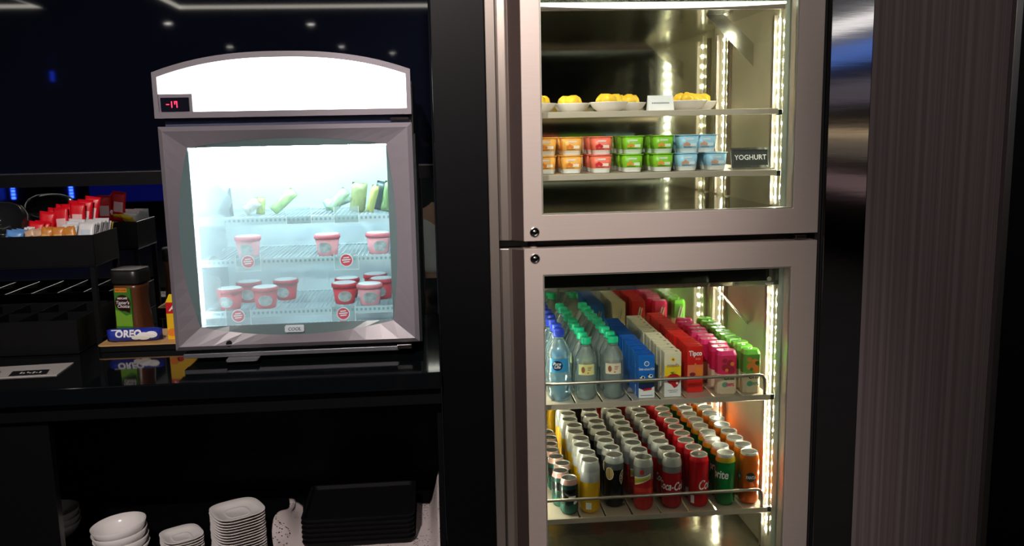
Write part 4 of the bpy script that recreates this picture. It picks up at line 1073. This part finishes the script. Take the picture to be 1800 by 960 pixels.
for z0_, z1_, m in ((.006, .032, 0), (.034, .060, 5), (.060, .150, 0)): patch(m, [(-.026, z0_), (.026, z0_), (.026, z1_), (-.026, z1_)])
patch(5, [(-.026, .060), (.026, .060), (.026, .072), (.008, .066), (-.012, .080), (-.026, .084)], .0003)
patch(1, circ(0, .105, .025, 26), .0006); patch(1, [(-.005, .085), (.020, .074), (.024, .090), (.0, .092)], .0006)
patch(2, rrect(-.022, .016, .138, .150, .002), .0006)
pf = lambda e: (lambda u, z: (u-.004, -.0475-e, z))
mb.text("NESCAFÉ", .0078, pf(.001), 3, (0, .119), bold=.0002); mb.text("Taster's", .0135, pf(.001), 3, (-.001, .106), shear=.2, bold=.0002); mb.text("Choice", .0135, pf(.001), 3, (.001, .095), shear=.2, bold=.0002)
mb.text("NEW LOOK", .0065, pf(.001), 4, (-.003, .144), bold=.0002)
mb.build('label', [mat('jar_green', srgb(60, 120, 40), .35), mat('jar_brown', srgb(46, 20, 16), .35), ink_orange, ink_w, mat('jar_ink', srgb(90, 50, 10), .4), mat('jar_lime', srgb(118, 168, 52), .35)], J, fix=False)
MB().box(-.030, .0225, -.0473, -.0385, .006, .150).build('label_panel', mat('jar_green_back', srgb(60, 120, 40), .35), J)
# biscuit pack
t = thing('biscuit_pack', 'blue and white biscuit pack lying in front of the coffee jar', 'biscuits', (-.893, 2.632, ZTR), .02)
mb = MB(); n = 16; v = []; fs = []
for i in range(n+1):
    u = i/n*2-1; e = min(1, (1-abs(u))*7)**.5
    for k in range(12):
        a = 2*pi*k/12; v.append((u*.079, .019*e*cos(a)*(.9 if e < 1 else 1)+(1-e)*.0*0, .0205+(.0195 if e > .2 else .019)*max(e, .85 if abs(cos(a)) < .5 else e)*sin(a)))
for i in range(n):
    for k in range(12):
        a = i*12+k; b = i*12+(k+1) % 12; fs.append((a, b, b+12, a+12))
fs += [tuple(range(12))[::-1], tuple(range(n*12, n*12+12))]
mb.add(v, fs, 0, True); mb.build('wrapper', mat('biscuit_blue', srgb(34, 52, 160), .3, var=.25, scale=50), t)
mb = MB()
def of(e): return lambda u, z: (u, -.0196*math.sqrt(max(0.05, 1-((z-.0205)/.0215)**2))-.0008-e, z)
for k in range(10):
    a, b = .026+.044*k/10, .026+.044*(k+1)/10
for (cu, cz, ru, rz_) in ((.030, .018, .020, .012), (.052, .022, .018, .010), (.008, .014, .012, .006)):
    mb.flat(circ(cu, cz, rz_, 16, ru), of(.0004), 0)
mb.text('OREO', .027, of(.0012), 0, (-.012, .026), bold=.0012, sx=1.0)
mb.flat([(-.062, .036), (-.034, .036), (-.034, .0385), (-.062, .0385)], of(0), 0)
mb.build('print', [ink_w], t, fix=False)
# snack box
t = thing('snack_box', 'red and yellow snack box half hidden behind the freezer', 'snack box', (-.757, 2.655, ZTR), 0)
MB().prism([(-.042, 0), (.042, 0), (.042, .112), (-.042, .112)], -.022, .022, 'y').build('box', bands('snack_carton', [(0, srgb(232, 186, 24)), (.70, srgb(196, 24, 30))], 0, .112, .4), t, .001, 1)
MB().prism([(-.022, .1122), (.022, .1122), (.022, .128), (.018, .130)], -.042, .042, 'x').build('top_flap', mat('snack_yellow', srgb(244, 214, 24), .4), t)
mb = MB(); f = lambda u, z: (u, -.0228, z)
mb.text('A', .026, f, 0, (-.024, .095), shear=.3, bold=.001); mb.flat(circ(-.028, .022, .012, 14, .014), f, 1); mb.flat(circ(-.010, .016, .010, 14), f, 2)
mb.build('print', [ink_w, ink_orange, ink_red], t, fix=False)
# menu card lying on the counter
t = thing('menu_card', 'white card with two black printed labels lying at the counter front', 'card', (-1.004, 2.347, .8893))
MB().prism([(0, 0), (-.006, .128), (-.40, .095), (-.40, -.02)], 0, .0022).build('card', mat('card_white', (.5, .47, .46), .25), t)
mb = MB(); f = lambda e: (lambda u, v: (u, v, .0024+e))
for ox in (-.03, -.155):
    mb.flat([(ox, .010), (ox-.012, .062), (ox-.105, .056), (ox-.095, .004)], f(0), 0)
    for k in range(7): mb.flat([(ox-.022-.008*k, .026+.003*sin(2*k)), (ox-.027-.008*k, .026+.003*sin(2*k)), (ox-.030-.008*k, .040+.004*cos(3*k)), (ox-.025-.008*k, .040+.004*cos(3*k))], f(.0002), 1)
mb.build('print', [ink_k, mat('card_print_white', (.62, .62, .62), .4)], t, fix=False)

# ------------------------------------------------------------------ crockery in the niche
ZN = .3102
def stack(name, n, x, y, pitch, prof, rz, sq, cat, desc, group, tilt=0., seg=36, z0=ZN):
    proto = None
    for k in range(n):
        from_top = n-1-k
        lb = desc + (', topmost of its stack' if from_top == 0 else ', %s from the top of its stack' % ORD[from_top] if from_top < len(ORD) else ', low in its stack %d from the bottom' % (k+1))
        if proto is None:
            proto = thing(name, lb, cat, (x, y, z0), rz, group)
            MB().lathe(prof, seg, sq=sq).build('porcelain', K['white_plate'], proto)
            o = proto
        else: o = dup(proto, (x+.0006*sin(k*2.1), y+.0006*cos(k*1.7), z0+pitch*k), rz+.02*sin(k), lb)
        if tilt: o.rotation_euler = (0, -tilt*k/n, rz)
bowl = [(0, .002), (.026, .001), (.029, 0), (.031, .003), (.052, .016), (.068, .036), (.075, .056), (.0735, .0565), (.066, .038), (.050, .019), (.028, .006), (0, .005)]
stack('bowl', 4, -.918, 2.45, .0195, bowl, 0, None, 'bowl', 'white round porcelain bowl left of the small plates', 'white bowls in the niche', .13)
def plate(r): return [(0, .001), (r*.46, .001), (r*.48, 0), (r*.52, .002), (r*.80, .006), (r*.99, .0135), (r, .0148), (r*.985, .0155), (r*.78, .008), (r*.53, .0048), (r*.47, .0036), (r*.45, .0048), (r*.42, .0036), (0, .0036)]
stack('small_plate', 9, -.750, 2.445, .0075, plate(.056), rad(30), 3.5, 'plate', 'small white rounded-square plate', 'small white plates in the niche', seg=40)
stack('large_plate', 16, -.592, 2.45, .0082, plate(.071), rad(30), 3.5, 'plate', 'large white rounded-square plate', 'large white plates in the niche', seg=40)
stack('grey_bowl', 3, -1.17, 2.62, .02, [(r*.95, z) for r, z in bowl], 0, None, 'bowl', 'dim bowl at the niche left edge', 'shaded bowls in the niche')
# lace cloth
def lace():
    m = bpy.data.materials.new('lace_cloth'); m.use_nodes = True; nt = m.node_tree; b = nt.nodes['Principled BSDF']
    b.inputs['Base Color'].default_value = (.58, .50, .50, 1); b.inputs['Roughness'].default_value = .8
    tc = nt.nodes.new('ShaderNodeTexCoord'); vo = nt.nodes.new('ShaderNodeTexVoronoi'); vo.inputs['Scale'].default_value = 130
    nt.links.new(tc.outputs['Object'], vo.inputs['Vector'])
    nz = nt.nodes.new('ShaderNodeTexNoise'); nz.inputs['Scale'].default_value = 14; nt.links.new(tc.outputs['Object'], nz.inputs['Vector'])
    a = nt.nodes.new('ShaderNodeMath'); a.operation = 'LESS_THAN'; a.inputs[1].default_value = .36; nt.links.new(vo.outputs[0], a.inputs[0])
    c = nt.nodes.new('ShaderNodeMath'); c.operation = 'GREATER_THAN'; c.inputs[1].default_value = .54; nt.links.new(nz.outputs[0], c.inputs[0])
    d = nt.nodes.new('ShaderNodeMath'); d.operation = 'MULTIPLY'; nt.links.new(a.outputs[0], d.inputs[0]); nt.links.new(c.outputs[0], d.inputs[1])
    s = nt.nodes.new('ShaderNodeMath'); s.operation = 'SUBTRACT'; s.inputs[0].default_value = 1; nt.links.new(d.outputs[0], s.inputs[1]); nt.links.new(s.outputs[0], b.inputs['Alpha'])
    return m
mb = MB(); nx, ny = 60, 30
def cz(u, v):
    z = .0012+.002*(1+sin(18*u+7*v))*.5
    e = max(0, (.15-u)/.15)
    z += .060*e*e*(3-2*e)*(.75+.25*sin(11*v+1))*min(1, max(0, v-.05)*2.2)     # soft bunched left edge
    z += .11*max(0, (u-.94)/.06)**1.2*min(1, .35+v)             # climbs the right side panel
    return z
v = []
for j in range(ny+1):
    for i in range(nx+1):
        u, w_ = i/nx, j/ny
        v.append((-.50+.484*u+.012*sin(9*w_)*(u < .05), 2.315+.42*w_+.006*sin(25*u), ZN+cz(u, w_)))
fs = [(j*(nx+1)+i, j*(nx+1)+i+1, (j+1)*(nx+1)+i+1, (j+1)*(nx+1)+i) for j in range(ny) for i in range(nx)]
mb.add(v, fs, 0, True); o = mb.build('lace_cloth', lace(), None, fix=False); tag(o, 'white lace cloth bunched under the black trays in the niche', 'cloth')
md = o.modifiers.new('thickness', 'SOLIDIFY'); md.thickness = .001
# black trays on the cloth
def make_tray():
    t = thing('service_tray', 'x', 'tray', group='black service trays stacked in the niche')
    a = rrect(-.165, .165, -.13, .13, .02); b = rrect(-.157, .157, -.122, .122, .016)
    n = len(a); v = [(x*.96, y*.96, 0) for x, y in a]+[(x, y, .014) for x, y in a]+[(x, y, .014) for x, y in b]+[(x*.97, y*.97, .003) for x, y in b]
    fs = [tuple(range(n))[::-1], tuple(range(3*n, 4*n))]
    for r in range(3):
        for i in range(n): j = (i+1) % n; fs.append((r*n+i, r*n+j, (r+1)*n+j, (r+1)*n+i))
    MB().add(v, fs).build('tray', mat('dull_black_tray', (.004, .004, .005), .6, spec=.15), t)
    MB().tube([(-.168, -.03, .0145), (-.172, 0, .0165), (-.168, .03, .0145)], .003, 6).build('grip', K['black_matte'], t)
    return t
st = make_tray()
for k in range(6):
    lb = 'black service tray, %s from the top of the tray stack' % ORD[5-k] if k < 5 else 'black service tray lying on top of the tray stack'
    loc = (-.252, 2.575, ZN+.006+.0146*k)
    if k == 0: st.location = loc; st['label'] = lb
    else: dup(st, loc, .01*sin(3*k), lb)

# ------------------------------------------------------------------ the photographer, seen only in the mirror
def skin_obj(name, chains, m, parent=None, sub=2):
    vs, es, rr, idx = [], [], [], {}
    for ch in chains:
        prev = None
        for p in ch:
            key = tuple(round(c, 4) for c in p[:3])
            if key not in idx: idx[key] = len(vs); vs.append(p[:3]); rr.append(p[3] if isinstance(p[3], tuple) else (p[3], p[3]))
            if prev is not None: es.append((prev, idx[key]))
            prev = idx[key]
    me = bpy.data.meshes.new(name); me.from_pydata(vs, es, []); o = bpy.data.objects.new(name, me); C.objects.link(o)
    me.materials.append(m)
    o.modifiers.new('skin', 'SKIN'); 
    sv = me.skin_vertices[0].data if me.skin_vertices else None
    if sv is None:
        bpy.context.view_layer.objects.active = o; bpy.ops.mesh.customdata_skin_add(); sv = me.skin_vertices[0].data
    for i, r in enumerate(rr): sv[i].radius = r
    sv[0].use_root = True
    o.modifiers['skin'].use_smooth_shade = True
    s = o.modifiers.new('smooth', 'SUBSURF'); s.levels = sub; s.render_levels = sub
    if parent: o.parent = parent
    return o
PX, PY = -.13, -.44
skin_m = mat('skin', srgb(196, 150, 124), .5)
def q(x, y, z, r): return (PX+x, PY+y, z, r)
def hq(x, y, z, r): return (x, PY+y-.012, z, r)
chains = [[q(0, 0, .92, (.13, .10)), q(0, 0, 1.08, (.12, .09)), q(0, 0, 1.25, (.14, .10)), q(0, 0, 1.38, (.10, .08)), q(0, .01, 1.45, .05), q(0, .03, 1.51, .055), q(0, .04, 1.58, (.072, .088)), q(0, .035, 1.65, (.066, .08))],
          [q(0, .04, 1.58, (.072, .088)), q(0, .135, 1.565, .012)]]
for s in (-1, 1):
    chains.append([q(0, 0, .92, (.13, .10)), q(s*.09, 0, .86, .08), q(s*.095, .01, .48, .052), q(s*.095, -.01, .10, .036), q(s*.10, .12, .04, (.035, .03))])
    W = hq(s*.085, .34, 1.44, .025)
    chains.append([q(0, 0, 1.38, (.10, .08)), q(s*.165, 0, 1.36, .05), q(s*.215, .13, 1.14, .038), W, hq(s*.078, .365, 1.475, (.032, .016))])
    H = hq(s*.078, .365, 1.475, (.032, .016))
    for k, (dx, ln) in enumerate(((.022, .050), (.008, .058), (-.006, .054), (-.018, .042))):
        chains.append([H, hq(s*(.078+dx*.6), .378, 1.492+.008*k, .0085), hq(s*(.070+dx*.2), .388, 1.505+.010*k, .008), hq(s*(.078-ln*.55), .392, 1.505+.011*k, .007)])
    chains.append([H, hq(s*.060, .36, 1.468, .010), hq(s*.045, .368, 1.472, .009), hq(s*.034, .376, 1.480, .007)])
person = skin_obj('person', chains, skin_m)
tag(person, 'person in dark top and white knee-length shorts, mirrored beside the freezer', 'person')
shirt = mat('dark_shirt', (.02, .022, .028), .8, var=.2, scale=18, bump=.5)
sh = [[q(0, 0, .93, (.160, .128)), q(0, 0, 1.08, (.145, .112)), q(0, 0, 1.25, (.158, .118)), q(0, 0, 1.37, (.115, .095)), q(0, .008, 1.42, .066)]]
for s in (-1, 1): sh.append([q(0, 0, 1.37, (.115, .095)), q(s*.165, 0, 1.35, .066), q(s*.222, .128, 1.13, .052), hq(s*.15, .24, 1.29, .042)])
skin_obj('shirt', sh, shirt, person)
tro = mat('white_crumpled_cotton', (.74, .70, .70), .8, var=.1, scale=18, bump=.9)
skin_obj('shorts', [[q(0, 0, .94, (.150, .118)), q(0, 0, .84, (.150, .118))]] + [[q(0, 0, .84, (.150, .118)), q(s*.095, .005, .72, .100), q(s*.105, .01, .58, .092), q(s*.108, .01, .48, .088)] for s in (-1, 1)], tro, person)
hair = mat('dark_hair', (.015, .012, .010), .5, var=.4, scale=80, stretch=(1, 1, .1))
skin_obj('hair', [[q(0, -.015, 1.50, (.06, .05)), q(0, -.012, 1.58, (.078, .07)), q(0, .012, 1.665, (.076, .082)), q(0, .07, 1.672, (.05, .03))]], hair, person)
fc = MB()
for s in (-1, 1): fc.lathe([(0, -.006), (.010, -.003), (.010, .003), (0, .006)], 12, (PX+s*.03, PY+.118)); fc.v[-48:] = [(x, y, z+1.588) for x, y, z in fc.v[-48:]]
fc.build('eyes', mat('eye', (.03, .02, .02), .2), person)
MB().prism(rrect(PX-.022, PX+.022, PY+.110, PY+.122, .005), 1.528, 1.536).build('mouth', mat('lip', (.35, .12, .11), .5), person)
ph = thing('phone', 'black phone held up by the person behind the camera', 'phone', (0, -.052, 1.46))
MB().prism(rrect(-.078, .078, .0, .078, .009), -.004, .004, 'y').build('case', K['black_matte'], ph, .001, 1)
MB().prism(circ(0, .040, .009, 20), .0042, .0062, 'y').build('lens', gl, ph)
